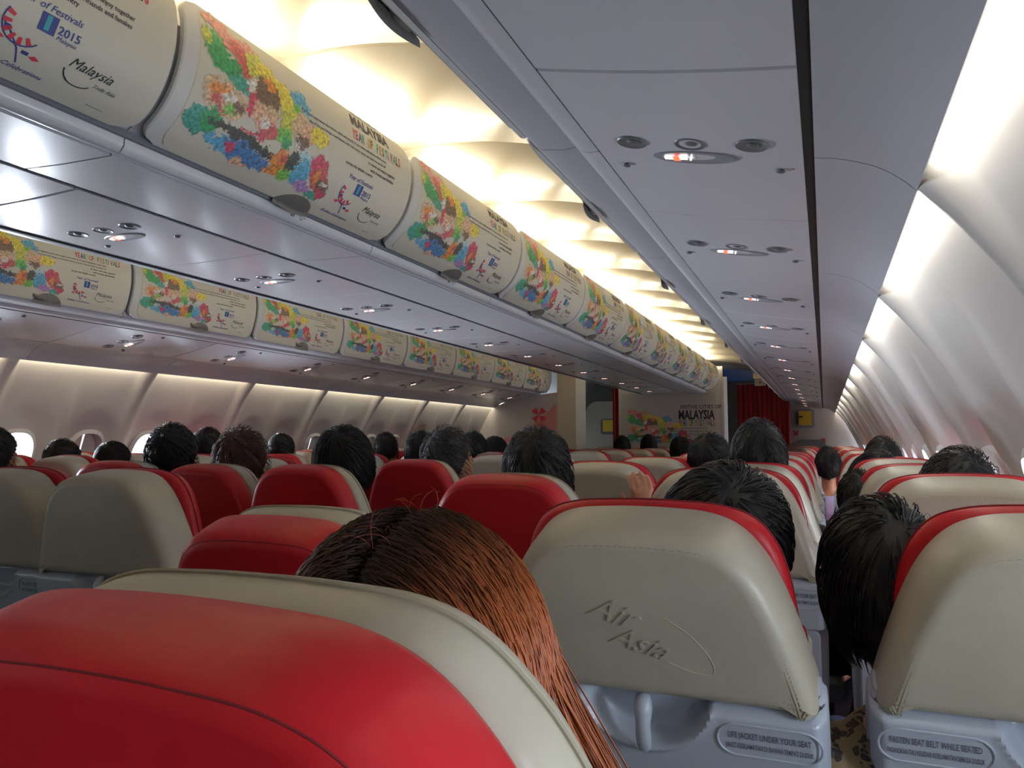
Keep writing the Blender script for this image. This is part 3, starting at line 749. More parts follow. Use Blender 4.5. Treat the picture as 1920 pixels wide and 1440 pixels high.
# rear plastic shell
def shell_out():
    half = [(0.212, 0.03), (0.220, 0.10), (0.226, 0.30), (0.226, 0.475), (0.220, 0.505), (0.205, 0.516), (0.1, 0.518), (0, 0.518)]
    P = smooth_curve(half, 5); r = [(p.x, p.y) for p in P]
    return r + [(-x, z) for x, z in reversed(r[:-1])] + [(-0.212 + 0.424 * i / 8, 0.03) for i in range(1, 8)]
mb = slab(MB(), shell_out(), [(0.034, 0.0), (-0.002, 0.0), (-0.010, 0.006)], [(0.5, 0.034)], [(0.9, -0.010), (0.4, -0.010), (0.01, -0.010)])
S['shell'] = mb.build('back_shell', M_SHELL, ang=40, data_only=True)
# upper tray housing with the scooped latch recess
def housing():
    mb = MB(); nx, nz = 88, 34; V = []
    for j in range(nz + 1):
        z = 0.386 + (0.501 - 0.386) * j / nz
        for i in range(nx + 1):
            x = -0.224 + 0.448 * i / nx
            edge = max(0, (abs(x) - 0.208) / 0.016)
            y = -0.048 + 0.024 * edge ** 2
            if z > 0.489: y += 0.020 * ((z - 0.489) / 0.012) ** 2
            e = sqrt((x / 0.086) ** 2 + ((z - 0.521) / 0.092) ** 2)
            if e < 1.12:
                k = max(0, min(1, (1.06 - e) / 0.20)); k = k * k * (3 - 2 * k)
                y += 0.034 * k - 0.003 * math.exp(-((e - 1.06) / 0.05) ** 2)
            V.append((x, y, z))
    m = nx + 1; F = [[j * m + i, j * m + i + 1, (j + 1) * m + i + 1, (j + 1) * m + i] for j in range(nz) for i in range(nx)]
    mb.add(V, F)
    ed = [i for i in range(nx + 1)]
    lo = [V[i] for i in ed]; mb.rings([[ (x, y, z) for x, y, z in lo], [(x, -0.018, z) for x, y, z in lo]], closed=False, cap0=False, cap1=False)
    return mb
S['housing'] = housing().build('tray_housing', M_SHELL, ang=50, data_only=True)
# latch (tapered paddle)
mb = MB(); R = []
for z, w, y0, y1 in ((0.492, 0.004, -0.042, -0.036), (0.488, 0.010, -0.052, -0.030), (0.474, 0.0125, -0.060, -0.032), (0.455, 0.010, -0.064, -0.046), (0.435, 0.0105, -0.066, -0.052), (0.420, 0.009, -0.065, -0.054), (0.413, 0.004, -0.062, -0.057)):
    R.append([(w * cos(a), (y0 + y1) / 2 + (y1 - y0) / 2 * sin(a), z) for a in [2 * pi * i / 12 for i in range(12)]])
mb.rings([[(x, y, z + 0.014) for x, y, z in r] for r in R]); S['latch'] = mb.build('tray_latch', M_SHELL, ang=60, data_only=True)
# tray table and printed card
def rrect(x0, z0, x1, z1, r, n=5):
    out = []
    for cx, cz, a0 in ((x1 - r, z1 - r, 0), (x0 + r, z1 - r, pi / 2), (x0 + r, z0 + r, pi), (x1 - r, z0 + r, 3 * pi / 2)):
        for i in range(n + 1):
            a = a0 + pi / 2 * i / n; out.append((cx + r * cos(a), cz + r * sin(a)))
    return out
def plate(mb, pts, y0, y1, bev=0.003, mi=None):
    mb.rings([[(x, y0, z) for x, z in pts], [(x, y1 + bev, z) for x, z in pts], [(x, y1, z) for x, z in inset(pts, bev)]], cap0=False, mi=mi); return mb
S['tray'] = plate(MB(), rrect(-0.210, 0.10, 0.210, 0.383, 0.02), -0.008, -0.044).build('tray_table', M_SHELL, ang=30, data_only=True)
def card():
    mb = MB(); pts = rrect(-0.185, 0.14, 0.192, 0.374, 0.018)
    mb.add([(x, -0.0448, z) for x, z in pts], [list(range(len(pts)))], 0)
    def fn(u, v, _): return (u, -0.0453, v + 0.012)
    mb.mapped(place(text_flat('MALAYSIA', 0.052, 0.03, xs=0.62), 0.035, 0.295), fn, 3)
    x = 0.035
    for ch, mi in zip('YEAR OF FESTIVALS', [2, 2, 3, 4, 1, 5, 1, 1, 4, 5, 1, 4, 6, 2, 4, 1, 2]):
        mb.mapped(place(text_flat(ch, 0.030, 0.02, xs=0.45), x, 0.270), fn, mi); x += 0.0088
    for k in range(5): mb.mapped(place(text_flat('festivals to enjoy all year round', 0.0085, 0.01), 0.055 + 0.006 * k, 0.256 - 0.012 * k), fn, 1)
    a = MB()
    s = 0.20 / (0.64 * DL)
    o = len(mb.v); mb.mapped((ART[0], ART[1]), lambda u, v, _: (-0.18 + u * 0.30, -0.0453, 0.15 + v * 0.42), 7)
    mb.c = [(1, 1, 1)] * o + list(ART[2])
    return mb
S['card'] = card().build('printed_card', [M_CARD, M_INK, M_REDI, M_BLUEI, M_GRNI, M_ORI, M_TEALI, M_ART], smooth=False, data_only=True)
# pocket, armrest, legs
S['pocket'] = slab(MB(), rrect(-0.20, 0.035, 0.20, 0.11, 0.02), [(-0.015, 0), (-0.035, 0), (-0.045, 0.008)], [], [(0.6, -0.047)]).build('literature_pocket', M_DKGREY, data_only=True)
mb = MB(); mb.rings([[(x + 0.0, y, z) for x, z in rrect(-0.022, 0.60, 0.022, 0.645, 0.018)] for y in (0.02, 0.10, 0.40, 0.44)]); S['arm'] = mb.build('armrest', M_DKGREY, ang=40, data_only=True)
mb = MB(); mb.box((-0.02, 0.06, 0.0), (0.02, 0.10, 0.34)); mb.box((-0.02, 0.34, 0), (0.02, 0.38, 0.34)); mb.box((-0.02, 0.03, 0.0), (0.02, 0.42, 0.02)); S['leg'] = mb.build('leg', M_METAL, smooth=False, data_only=True)
# sign plates
def plate_sign(l1, l2, xc, size=0.0102):
    mb = MB(); pts = rrect(xc - 0.062, 0.436, xc + 0.062, 0.484, 0.0235, 8)
    mb.tube([(x, -0.0485, z) for x, z in pts], 0.0016, 6, closed=True, mi=0)
    def fit(t, wid, z, sz):
        m2 = text_flat(t, 1.0, 0.012, align='CENTER'); xs = [p[0] for p in m2[0]]; w_ = max(xs) - min(xs)
        k = wid / w_; mb.mapped(m2, lambda u, v, _: (xc + u * k, -0.0490, z + v * sz), 1)
    fit(l1, 0.098, 0.4630, 0.0135); fit(l2, 0.104, 0.4475, 0.0110)
    return mb.build('sign_plate', [M_SHELL, mat('grey_lettering', (0.09, 0.10, 0.14), 0.5)], ang=50, data_only=True)
S['life'] = plate_sign('LIFE JACKET UNDER YOUR SEAT', 'JAKET KESELAMATAN DI BAWAH TEMPAT DUDUK', 0.156)
S['fasten'] = plate_sign('FASTEN SEAT BELT WHILE SEATED', 'PASANGKAN TALI KELEDAR KESELAMATAN SEMASA DUDUK', -0.154)
# stitching along the rim of the back cover
def stitch(m, rows, y):
    mb = MB()
    for d in rows:
        path = [p for p in inset(OUT_BACK, d)]
        n = len(path)
        for i in range(n):
            a = Vector(path[i]); c = Vector(path[(i + 1) % n]); L = (c - a).length
            if L > 0.06: pass
            m_ = max(1, int(L / 0.0055))
            for q in range(m_):
                p0 = a.lerp(c, (q + 0.15) / m_); p1 = a.lerp(c, (q + 0.75) / m_)
                if (p1 - p0).length > 0.02: continue
                mb.tube([(p0.x, y, p0.y), (p1.x, y, p1.y)], 0.0007, 5)
    return mb.build('stitching', m, data_only=True)
S['stitch_beige'] = stitch(M_STITCHB, (0.018, 0.026), -0.0448)
S['stitch_red'] = stitch(M_STITCHR, (0.030,), -0.0460)
def seam(d, y, r, m):
    pts = inset(OUT_BACK, d); nb = len(pts) - 9
    mb = MB(); mb.tube([(x, y, z) for x, z in pts[:nb]], r, 6); return mb.build('seam', m, data_only=True)
S['seam_beige'] = seam(0.022, -0.0449, 0.0010, M_STITCHB)
def seam2():
    mb = MB()
    for d, y in ((0.0125, -0.0412), (0.0205, -0.0446)):
        pts = inset(OUT_BACK, d); pts = pts[:len(pts) - 9]; mb.tube([(x, y, z) for x, z in pts], 0.0009, 6)
    return mb.build('seam', M_STITCHR, data_only=True)
S['seam_red'] = seam2()
# piping line round the front cushion
for nm, fo, mm_ in (('beige', OUT_FRONT, M_STITCHB), ('red', OUT_FRONT_RED, M_STITCHR)):
    mb = MB(); pts = inset(fo, 0.0010); pts = pts[:len(pts) - 9]
    mb.tube([(x, 0.080, z) for x, z in pts], 0.0018, 6)
    S['pipe_' + nm] = mb.build('piping', mm_, data_only=True)
# embossed script on the near beige back
def emboss():
    mb = MB()
    for t, u, v, sz in (('Air', -0.062, 0.632, 0.048), ('Asia', -0.036, 0.592, 0.044)):
        m2 = text_flat(t, sz, -0.004, 0.45)
        ca, sa = cos(-0.28), sin(-0.28)
        def ef(a, c, _):
            x, z = u + a * ca - c * sa, v + a * sa + c * ca
            return (x, -0.0448 - 0.0065 * max(0, 1 - (x / 0.2) ** 2) * max(0, 1 - ((z - 0.62) / 0.125) ** 2), z)
        mb.mapped(m2, ef)
    return mb
def emboss_obj():
    me = emboss().build('t', M_BEIGE, smooth=False, data_only=True)
    o = link('t', me); md = o.modifiers.new('s', 'SOLIDIFY'); md.thickness = 0.0034; md.offset = 0
    b_ = o.modifiers.new('b', 'BEVEL'); b_.width = 0.0006; b_.segments = 2; b_.limit_method = 'NONE'
    dg = bpy.context.evaluated_depsgraph_get(); r = bpy.data.meshes.new_from_object(o.evaluated_get(dg)); bpy.data.objects.remove(o)
    r.name = 'embossed_script'; return r
S['emboss'] = emboss_obj()
mb = MB(); sy = lambda x, z: -0.0446 - 0.0065 * max(0, 1 - (x / 0.2) ** 2) * max(0, 1 - ((z - 0.62) / 0.125) ** 2)
mb.tube([(p.x, sy(p.x, p.y) + 0.0002, p.y) for p in smooth_curve([(0.040, 0.635), (0.070, 0.612), (0.092, 0.580), (0.094, 0.556), (0.070, 0.556), (0.040, 0.568)], 8)], 0.0008, 6)
S['ringemb'] = mb.build('embossed_curve', M_BEIGE, data_only=True)

def add(nm, key, par, pivot=True, lean=0, loc=None):
    o = link(nm, S[key], par)
    if pivot: o.location = (0, 0, 0.43); o.rotation_euler = (lean, 0, 0)
    if loc: o.location = loc
    return o
def seat(x, ytop, lean_deg, back, sign, label, near=0, arms=(-1, 1), fine=True, group=None, rz=0.0, sx=1.07):
    lean = radians(lean_deg); front = 'red' if back == 'beige' else 'beige'
    t = thing('airline_seat', label, 'airplane seat', (x, ytop + 0.75 * sin(lean) + 0.042 * cos(lean), 0), group)
    t.rotation_euler = (0, 0, rz); t.scale = (sx, 1, 1)
    add('seat_cushion', 'seat_' + front, t, False)
    sh = add('back_shell', 'shell', t, True, lean)
    bc = add('back_cover', 'back_' + back, t, True, lean)
    fc = add('front_cushion', 'front_' + front, t, True, lean)
    bc['label'] = back + ' leather back cover'; fc['label'] = front + ' leather front cushion'
    h = add('tray_housing', 'housing', t, True, lean)
    tr = add('tray_table', 'tray', t, True, lean)
    if fine:
        link('tray_latch', S['latch'], h); link('sign_plate', S[sign], h)
        link('printed_card', S['card'], tr)
        add('literature_pocket', 'pocket', t, True, lean)
        link('piping', S['pipe_' + front], fc)
    for s in arms: add('armrest', 'arm', t, False, loc=(s * 0.236, 0, 0))
    for s in (-1, 1): add('leg', 'leg', t, False, loc=(s * 0.15, 0, 0))
    if near:
        link('seam', S['seam_' + back], bc); link('stitching', S['stitch_' + back], bc)
    if near == 2:
        link('embossed_script', S['emboss'], bc); link('embossed_curve', S['ringemb'], bc)
    return t, bc, h

COLN = {'R': [(1.335, 'aisle'), (1.833, 'middle'), (2.365, 'window')], 'C': [(-0.47, 'left'), (0.0, 'middle'), (0.445, 'right')], 'L': [(-2.365, 'window'), (-1.865, 'middle'), (-1.36, 'aisle')]}
SIDEN = {'R': 'right', 'C': 'centre', 'L': 'left'}
rng = random.Random(11)
OV = {  # (block, row, col): (ytop, lean, back)
    ('R', 1, 0): (0.86, 21, 'red'), ('R', 1, 1): (0.99, 19, 'beige'), ('R', 1, 2): (1.05, 18, 'beige'),
    ('R', 2, 0): (1.68, 12, 'red'), ('R', 2, 1): (1.90, 9, 'beige'), ('R', 2, 2): (1.82, 13, 'beige'),
    ('R', 3, 0): (2.53, 12, 'beige'), ('R', 3, 1): (2.62, 13, 'beige'), ('R', 3, 2): (2.62, 13, 'beige'),
    ('R', 4, 0): (3.38, 12, 'beige'), ('C', 0, 2): (1.28, 9, 'beige'), ('C', 1, 2): (2.02, 10, 'red'), ('C', 2, 2): (2.76, 9, 'red'),
    ('C', 0, 1): (1.30, 12, 'beige'), ('C', 1, 1): (2.03, 12, 'red'), ('C', 0, 0): (1.28, 12, 'red'), ('C', 3, 2): (3.62, 10, 'beige')}
first = thing
# the near red seat, straight ahead of the camera
t, bc, h = seat(1.745, 0.262, 14, 'red', 'life', 'large red leather seat back with beige front rim, nearest the camera', near=1, sx=1.2)
# a worn spot in the red leather
mb = MB(); rr = random.Random(3)
def blob(cx, cz, r, n=14, ang=0.3):
    pts = []
    for i in range(n):
        a = 2 * pi * i / n; q = r * (0.6 + 0.6 * rr.random())
        pts.append((cx + q * cos(a) * 1.5, -0.0502, cz + q * sin(a) * 0.7 - q * cos(a) * ang))
    mb.add(pts, [list(range(n))])
blob(0.0, 0.0, 0.0032); blob(-0.005, 0.0035, 0.0014); blob(0.005, -0.0035, 0.0015); blob(-0.002, 0.005, 0.0008)
wear = mb.build('worn_patch', mat('bare_lining', (0.75, 0.62, 0.55), 0.8), bc, smooth=False)
wear.location = (0.042, 0, 0.655)
wear['label'] = 'pale scuffed patch in the red leather'
def seat_rows(blk, y0, n, r0=0):
    for r in range(r0, r0 + n):
        for c, (x, cn) in enumerate(COLN[blk]):
            y = y0 + 0.79 * (r - r0) + rng.uniform(-0.03, 0.03); lean = rng.uniform(8, 15)
            back = 'beige' if rng.random() < 0.72 else 'red'
            if (blk, r, c) in OV: y, lean, back = OV[(blk, r, c)]
            front = 'red' if back == 'beige' else 'beige'
            lab = '%s-backed seat with %s front, %s block, %s row ahead, %s column' % (back, front, SIDEN[blk], ORD[r if blk == 'R' else r], cn)
            if (blk, r, c) == ('R', 1, 1): lab = 'beige leather seat back with embossed script and life jacket notice'
            if (blk, r, c) == ('R', 1, 2): lab = 'beige leather seat back above the fasten seat belt notice, far right'
            if (blk, r, c) == ('R', 1, 0): x = 1.31
            near = 2 if (blk, r, c) == ('R', 1, 1) else (1 if (blk == 'R' and r <= 2) else 0)
            sign = 'life' if c != 2 or blk != 'R' else 'fasten'
            arms = (-1, 1) if c == 0 else (1,)
            seat(x, y, lean, back, sign, lab, near, arms, fine=(y < 5.5), group='airline seats, %s block' % SIDEN[blk])
seat_rows('R', 1.03, 16, 1)
seat_rows('C', 1.28, 12)
seat_rows('L', 1.70, 10)

# ================================================================== people
def fuse(mb, voxel, name, m, smooth_it=4):
    me = mb.build('t', m, data_only=True); o = link('t', me)
    r = o.modifiers.new('r', 'REMESH'); r.mode = 'VOXEL'; r.voxel_size = voxel; r.use_smooth_shade = True
    s = o.modifiers.new('s', 'SMOOTH'); s.factor = 0.5; s.iterations = smooth_it
    dg = bpy.context.evaluated_depsgraph_get(); q = bpy.data.meshes.new_from_object(o.evaluated_get(dg)); bpy.data.objects.remove(o)
    q.name = name; q.materials.clear(); q.materials.append(m); q.polygons.foreach_set('use_smooth', [True] * len(q.polygons))
    return q
HC = Vector((0, 0.02, 0.70))    # head centre above the hips
def torso_rings(g):
    R = []
    for z, hx, hy, yc in ((-0.08, 0.15, 0.11, 0.0), (0.0, 0.165, 0.12, 0.0), (0.12, 0.15, 0.105, -0.01), (0.26, 0.158, 0.11, -0.025), (0.38, 0.175, 0.105, -0.035), (0.45, 0.170, 0.085, -0.035), (0.495, 0.115, 0.065, -0.03), (0.525, 0.062, 0.056, -0.02)):
        R.append([((hx + g) * cos(a), yc + (hy + g) * sin(a), z + (g if z > 0.5 else 0)) for a in [2 * pi * i / 24 for i in range(24)]])
    return R
def hand_mesh(mb, base, d, up, L=0.175, curl=0.5, side=1):
    """five fingers and palm; d = pointing direction, up = back of hand"""
    d = Vector(d).normalized(); up = Vector(up); up = (up - d * up.dot(d)).normalized(); w = d.cross(up)
    base = Vector(base)
    R = []
    for t, hw, th in ((0, 0.026, 0.017), (0.25, 0.034, 0.016), (0.6, 0.040, 0.014), (0.9, 0.040, 0.011), (1.0, 0.034, 0.008)):
        c = base + d * (t * L * 0.52)
        R.append([c + w * (hw * cos(a)) + up * (th * sin(a)) for a in [2 * pi * i / 14 for i in range(14)]])
    mb.rings(R)
    for i, (off, ln) in enumerate(((-0.030, 0.40), (-0.010, 0.46), (0.011, 0.43), (0.030, 0.33))):
        p = base + d * (L * 0.48) + w * off; seg = L * ln / 3; dirv = d.copy(); pts = [p]; 
        ax = w
        for k in range(3):
            dirv = (Matrix.Rotation(-curl * (0.8 if k else 0.5), 3, ax) @ dirv)
            pts.append(pts[-1] + dirv * seg)
        mb.tube(pts, [0.0092, 0.0088, 0.0080, 0.0066], 8); mb.ball(pts[-1], 0.0066, 8, 6)
    p = base + d * (L * 0.12) - w * (0.028 * side)
    pts = [p, p + (d * 0.5 - w * 0.8 * side).normalized() * 0.030, p + (d * 0.5 - w * 0.8 * side).normalized() * 0.030 + (d - w * 0.2 * side - up * 0.3).normalized() * 0.030, p + (d * 0.5 - w * 0.8 * side).normalized() * 0.030 + (d - w * 0.2 * side - up * 0.4).normalized() * 0.052]
    mb.tube(pts, [0.013, 0.011, 0.0095, 0.0075], 8); mb.ball(pts[-1], 0.0075, 8, 6)
def person_body(voxel=0.009, reach=None, HC=HC):
    mb = MB(); mb.rings(torso_rings(0.0))
    # neck and head
    mb.tube([(0, -0.022, 0.49), (HC.x * 0.5, -0.012 + (HC.y - 0.02) * 0.5, 0.56 + (HC.z - 0.70) * 0.5), (HC.x, HC.y - 0.02, HC.z - 0.07)], [0.062, 0.053, 0.054], 18)
    R = []
    for z, hx, hy, yc in ((-0.118, 0.020, 0.020, 0.055), (-0.108, 0.036, 0.040, 0.045), (-0.085, 0.052, 0.068, 0.020), (-0.05, 0.063, 0.084, 0.006), (-0.01, 0.071, 0.091, 0.0), (0.03, 0.075, 0.095, -0.004), (0.065, 0.073, 0.092, -0.006), (0.092, 0.060, 0.076, -0.006), (0.110, 0.038, 0.050, -0.006), (0.118, 0.012, 0.018, -0.006)):
        R.append([(HC.x + hx * cos(a), HC.y + yc + hy * sin(a), HC.z + z) for a in [2 * pi * i / 24 for i in range(24)]])
    mb.rings(R)
    # nose, brow, lips, ears
    mb.tube([HC + Vector((0, 0.088, 0.01)), HC + Vector((0, 0.104, -0.030)), HC + Vector((0, 0.094, -0.038))], [0.008, 0.012, 0.008], 8)
    mb.ball(HC + Vector((0, 0.088, -0.068)), (0.022, 0.008, 0.007), 12, 6)
    for s in (-1, 1):
        mb.ball(HC + Vector((s * 0.030, 0.082, 0.020)), (0.020, 0.010, 0.006), 10, 6)
        mb.ball(HC + Vector((s * 0.076, -0.008, -0.012)), (0.010, 0.018, 0.032), 10, 8)
        mb.ball(HC + Vector((s * 0.074, -0.004, -0.036)), (0.007, 0.010, 0.012), 8, 6)
        # arms and thighs
        sh = Vector((s * 0.185, -0.035, 0.43))
        if reach and s == reach[0]:
            el, wr = Vector(reach[1]), Vector(reach[2])
        else:
            el, wr = Vector((s * 0.245, 0.02, 0.16)), Vector((s * 0.13, 0.24, 0.13))
        mb.tube([sh + Vector((-s * 0.03, 0, 0.01)), sh, sh.lerp(el, 0.5), el, el.lerp(wr, 0.4), wr], [0.05, 0.056, 0.046, 0.038, 0.036, 0.026], 14)
        if reach and s == reach[0]: hand_mesh(mb, wr, reach[3], reach[4], curl=reach[5], side=reach[6])
        else: hand_mesh(mb, wr, (-s * 0.35, 0.9, -0.15), (0, 0, 1), curl=0.3, side=-s)
        mb.tube([(s * 0.09, 0.0, 0.0), (s * 0.10, 0.22, 0.03), (s * 0.11, 0.44, 0.03), (s * 0.11, 0.46, -0.05), (s * 0.11, 0.44, -0.22), (s * 0.11, 0.43, -0.40)], [0.085, 0.082, 0.062, 0.058, 0.056, 0.040], 14)
        mb.tube([(s * 0.11, 0.40, -0.435), (s * 0.11, 0.50, -0.44), (s * 0.115, 0.60, -0.45)], [0.036, 0.036, 0.028], 10)
    return fuse(mb, voxel, 'person', M_SKIN)
def shirt_mesh(m, voxel=0.011, reach=None, sleeve=0.45):
    mb = MB(); mb.rings(torso_rings(0.012)[:-1])
    for s in (-1, 1):
        sh = Vector((s * 0.185, -0.035, 0.43))
        el = Vector(reach[1]) if reach and s == reach[0] else Vector((s * 0.245, 0.02, 0.16))
        mb.tube([sh + Vector((-s * 0.04, 0, 0.01)), sh, sh.lerp(el, sleeve), sh.lerp(el, 0.8)], [0.062, 0.070, 0.062, 0.054], 14)
    return fuse(mb, voxel, 'shirt', m, 3)
def trousers_mesh(m):
    mb = MB()
    for s in (-1, 1):
        mb.tube([(s * 0.085, -0.02, 0.0), (s * 0.09, 0.05, 0.0), (s * 0.10, 0.22, 0.03), (s * 0.11, 0.45, 0.035), (s * 0.11, 0.475, -0.05), (s * 0.11, 0.45, -0.22), (s * 0.11, 0.44, -0.40)], [0.09, 0.098, 0.094, 0.074, 0.07, 0.068, 0.056], 14)
    return fuse(mb, 0.013, 'trousers', m, 3)

def hair_cap(rx, ry, rz, seed, back=1.0, lump=0.006, front=0.2, nape=-0.075):
    """cap over skull, open at the face; local to the head centre"""
    mb = MB(); R = []; nu, nv = 48, 30
    for j in range(nv + 1):
        th = 0.02 + (pi * 0.74) * j / nv; row = []
        for i in range(nu):
            ph = 2 * pi * i / nu
            d = Vector((sin(th) * cos(ph), sin(th) * sin(ph), cos(th)))
            fr = max(0, d.y)
            z = rz * d.z
            zmin = nape + 0.11 * fr + 0.03 * abs(d.x)
            p = Vector((rx * d.x, ry * d.y - 0.006, z))
            if p.z < zmin: 
                k = 0.86; p = Vector((rx * d.x * k, ry * d.y * k - 0.006, zmin))
            q = abs(noise.noise(d * 6 + Vector((seed, 0, 0)))) * lump + abs(noise.noise(d * 16 + Vector((0, seed, 0)))) * lump * 0.5 + 0.002
            row.append(p + d * q)
        R.append(row)
    mb.rings(R); return mb
def strands(mb, n, rx, ry, rz, seed, L, swirl=0.6, lift=0.004, w=0.0012, parting=False, cols=None, droop=1.0, zmin=-0.09, crown=(0.02, -0.05)):
    rd = random.Random(seed); cr = Vector((crown[0], crown[1], 0))
    C = []
    for _ in range(n):
        while True:
            d = Vector((rd.gauss(0, 1), rd.gauss(0, 1), rd.gauss(0, 1))).normalized()
            if d.z > -0.35 and not (d.y > 0.35 and d.z < 0.35): break
        ln = L * rd.uniform(0.6, 1.2); seg = 5; pts = []
        c = Vector((crown[0] / rx, crown[1] / ry, 1)).normalized()
        tang = (d - c); tang = tang - d * tang.dot(d)
        if parting:
            tang = Vector((1 if d.x > 0 else -1, -0.25, 0)); tang = tang - d * tang.dot(d)
        if tang.length < 1e-4: tang = d.orthogonal()
        tang.normalize(); tang = (tang + d.cross(tang) * swirl * rd.uniform(0.5, 1.2)).normalized()
        dd = d.copy(); rr_ = 1.0 + rd.uniform(0, lift) / rx
        for k in range(seg + 1):
            p = Vector((rx * dd.x, ry * dd.y - 0.006, rz * dd.z)) * (rr_ + lift / rx * 0.6 * sin(k / seg * 2.5))
            pts.append(p)
            st = ln / seg / ((rx + ry + rz) / 3)
            dd = (dd + tang * st).normalized(); tang = (tang - dd * tang.dot(dd)).normalized()
            if droop: tang = (tang + Vector((0, 0, -0.10 * droop))); tang = (tang - dd * tang.dot(dd)).normalized()
        a = len(mb.v); mb.tube(pts, [w, w, w * 0.9, w * 0.7, w * 0.5, w * 0.15], 3)
        if cols is not None:
            j = rd.random()
            for k in range(seg + 1): cols += [(k / seg, j)] * 3
    return mb
def hair_mat(name, c1, c2, rough=0.55):
    m = mat(name, c1, rough, spec=0.4)
    nt = m.node_tree; b_ = nt.nodes['Principled BSDF']
    tc = nt.nodes.new('ShaderNodeTexCoord'); n = nt.nodes.new('ShaderNodeTexNoise'); n.inputs['Scale'].default_value = 30
    nt.links.new(tc.outputs['Object'], n.inputs['Vector']); r = nt.nodes.new('ShaderNodeValToRGB')
    r.color_ramp.elements[0].position = 0.35; r.color_ramp.elements[1].position = 0.65
    r.color_ramp.elements[0].color = (*c1, 1); r.color_ramp.elements[1].color = (*c2, 1)
    nt.links.new(n.outputs['Fac'], r.inputs['Fac']); nt.links.new(r.outputs['Color'], b_.inputs['Base Color']); return m
M_HBLACK = hair_mat('black_hair', (0.004, 0.004, 0.005), (0.012, 0.011, 0.011))
M_HGREY = hair_mat('grey_black_hair', (0.02, 0.02, 0.022), (0.07, 0.07, 0.072), 0.6)
M_HBROWN = hair_mat('red_brown_hair', (0.035, 0.010, 0.006), (0.09, 0.03, 0.018), 0.5)
def hair_mesh(m, seed, rx=0.090, ry=0.110, rz=0.138, n=700, L=0.05, lift=0.012, nape=-0.085, w=0.0013, swirl=0.5):
    mb = hair_cap(rx - 0.002, ry - 0.002, rz - 0.002, seed, nape=nape)
    strands(mb, n, rx, ry, rz, seed, L, swirl=swirl, lift=lift, w=w)
    me = mb.build('hair', m, ang=180, data_only=True); return me
H = [hair_mesh(M_HBLACK, 1, lift=0.006), hair_mesh(M_HBLACK, 2, n=900, L=0.045, lift=0.007, rz=0.142), hair_mesh(M_HBLACK, 3, rx=0.100, ry=0.114, n=900, nape=-0.17, L=0.09, lift=0.006)]
HGY, HBR = hair_mesh(M_HGREY, 4, rx=0.090), hair_mesh(M_HBROWN, 5)
BODY = person_body(0.010)
def eye_mesh():
    mb = MB()
    for s in (-1, 1): mb.ball(HC + Vector((s * 0.029, 0.080, 0.004)), (0.011, 0.010, 0.008), 10, 8)
    return mb.build('eyes', mat('eye_dark', (0.03, 0.02, 0.015), 0.2), data_only=True)
EYES = eye_mesh()
SHIRTS = {c: shirt_mesh(mat('cloth_' + c, v, 0.85, bump=0.3, bscale=250)) for c, v in dict(black=(0.012, 0.012, 0.015), navy=(0.02, 0.03, 0.08), grey=(0.10, 0.10, 0.11), lavender=(0.45, 0.42, 0.62), maroon=(0.12, 0.01, 0.02)).items()}
TROU = trousers_mesh(mat('cloth_denim', (0.03, 0.04, 0.08), 0.9))
def person(px, py_top, Y, hair, shirt, label, scale=1.0, tilt=0.0, pitch=0.27, yaw=0.0, body=None, top=0.830, hc=HC):
    """seat a person so the top of the hair is seen at the given place"""
    P = pix(px, py_top, Y)
    o = link('person', body or BODY); tag(o, label, 'person')
    R = Euler((pitch, tilt, yaw)).to_matrix()
    off = R @ (Vector((hc.x, hc.y - 0.006, top + hc.z - 0.70)) * scale)
    o.rotation_euler = (pitch, tilt, yaw); o.scale = (scale,) * 3
    o.location = P - off
    h = link('hair', hair, o, hc)
    link('shirt', SHIRTS[shirt] if isinstance(shirt, str) else shirt, o); link('trousers', TROU, o); link('eyes', EYES, o, hc - HC)
    return o
# --- passengers, near to far
person(1378, 893, 1.20, H[2], 'black', 'person with wavy black hair leaning in the seat with embossed script', 1.0, tilt=0.34, pitch=0.26, yaw=-0.3)
leo = mat('leopard_print', (0.45, 0.30, 0.15), 0.8)
def leopard(m):
    nt = m.node_tree; b_ = nt.nodes['Principled BSDF']; tc = nt.nodes.new('ShaderNodeTexCoord')
    n = nt.nodes.new('ShaderNodeTexNoise'); n.inputs['Scale'].default_value = 40; n.inputs['Detail'].default_value = 2
    mx = nt.nodes.new('ShaderNodeMixRGB'); mx.inputs[0].default_value = 0.035
    v = nt.nodes.new('ShaderNodeTexVoronoi'); v.inputs['Scale'].default_value = 68
    nt.links.new(tc.outputs['Object'], n.inputs['Vector']); nt.links.new(tc.outputs['Object'], mx.inputs[1]); nt.links.new(n.outputs['Color'], mx.inputs[2]); nt.links.new(mx.outputs[0], v.inputs['Vector'])
    r = nt.nodes.new('ShaderNodeValToRGB'); e = r.color_ramp.elements
    e[0].position = 0.0; e[0].color = (0.09, 0.05, 0.02, 1); e[1].position = 0.22; e[1].color = (0.012, 0.010, 0.010, 1)
    q = e.new(0.36); q.color = (0.02, 0.015, 0.012, 1); q = e.new(0.44); q.color = (0.17, 0.12, 0.06, 1)
    nt.links.new(v.outputs['Distance'], r.inputs['Fac']); nt.links.new(r.outputs['Color'], b_.inputs['Base Color'])
leopard(leo)
HL = Vector((-0.04, 0.13, 0.60))
person(1650, 958, 1.28, H[0], shirt_mesh(leo), 'person in leopard print top leaning left in the front window seat', 1.06, tilt=-0.12, pitch=0.36, yaw=0.10, hc=HL, body=person_body(0.008, None, HL))
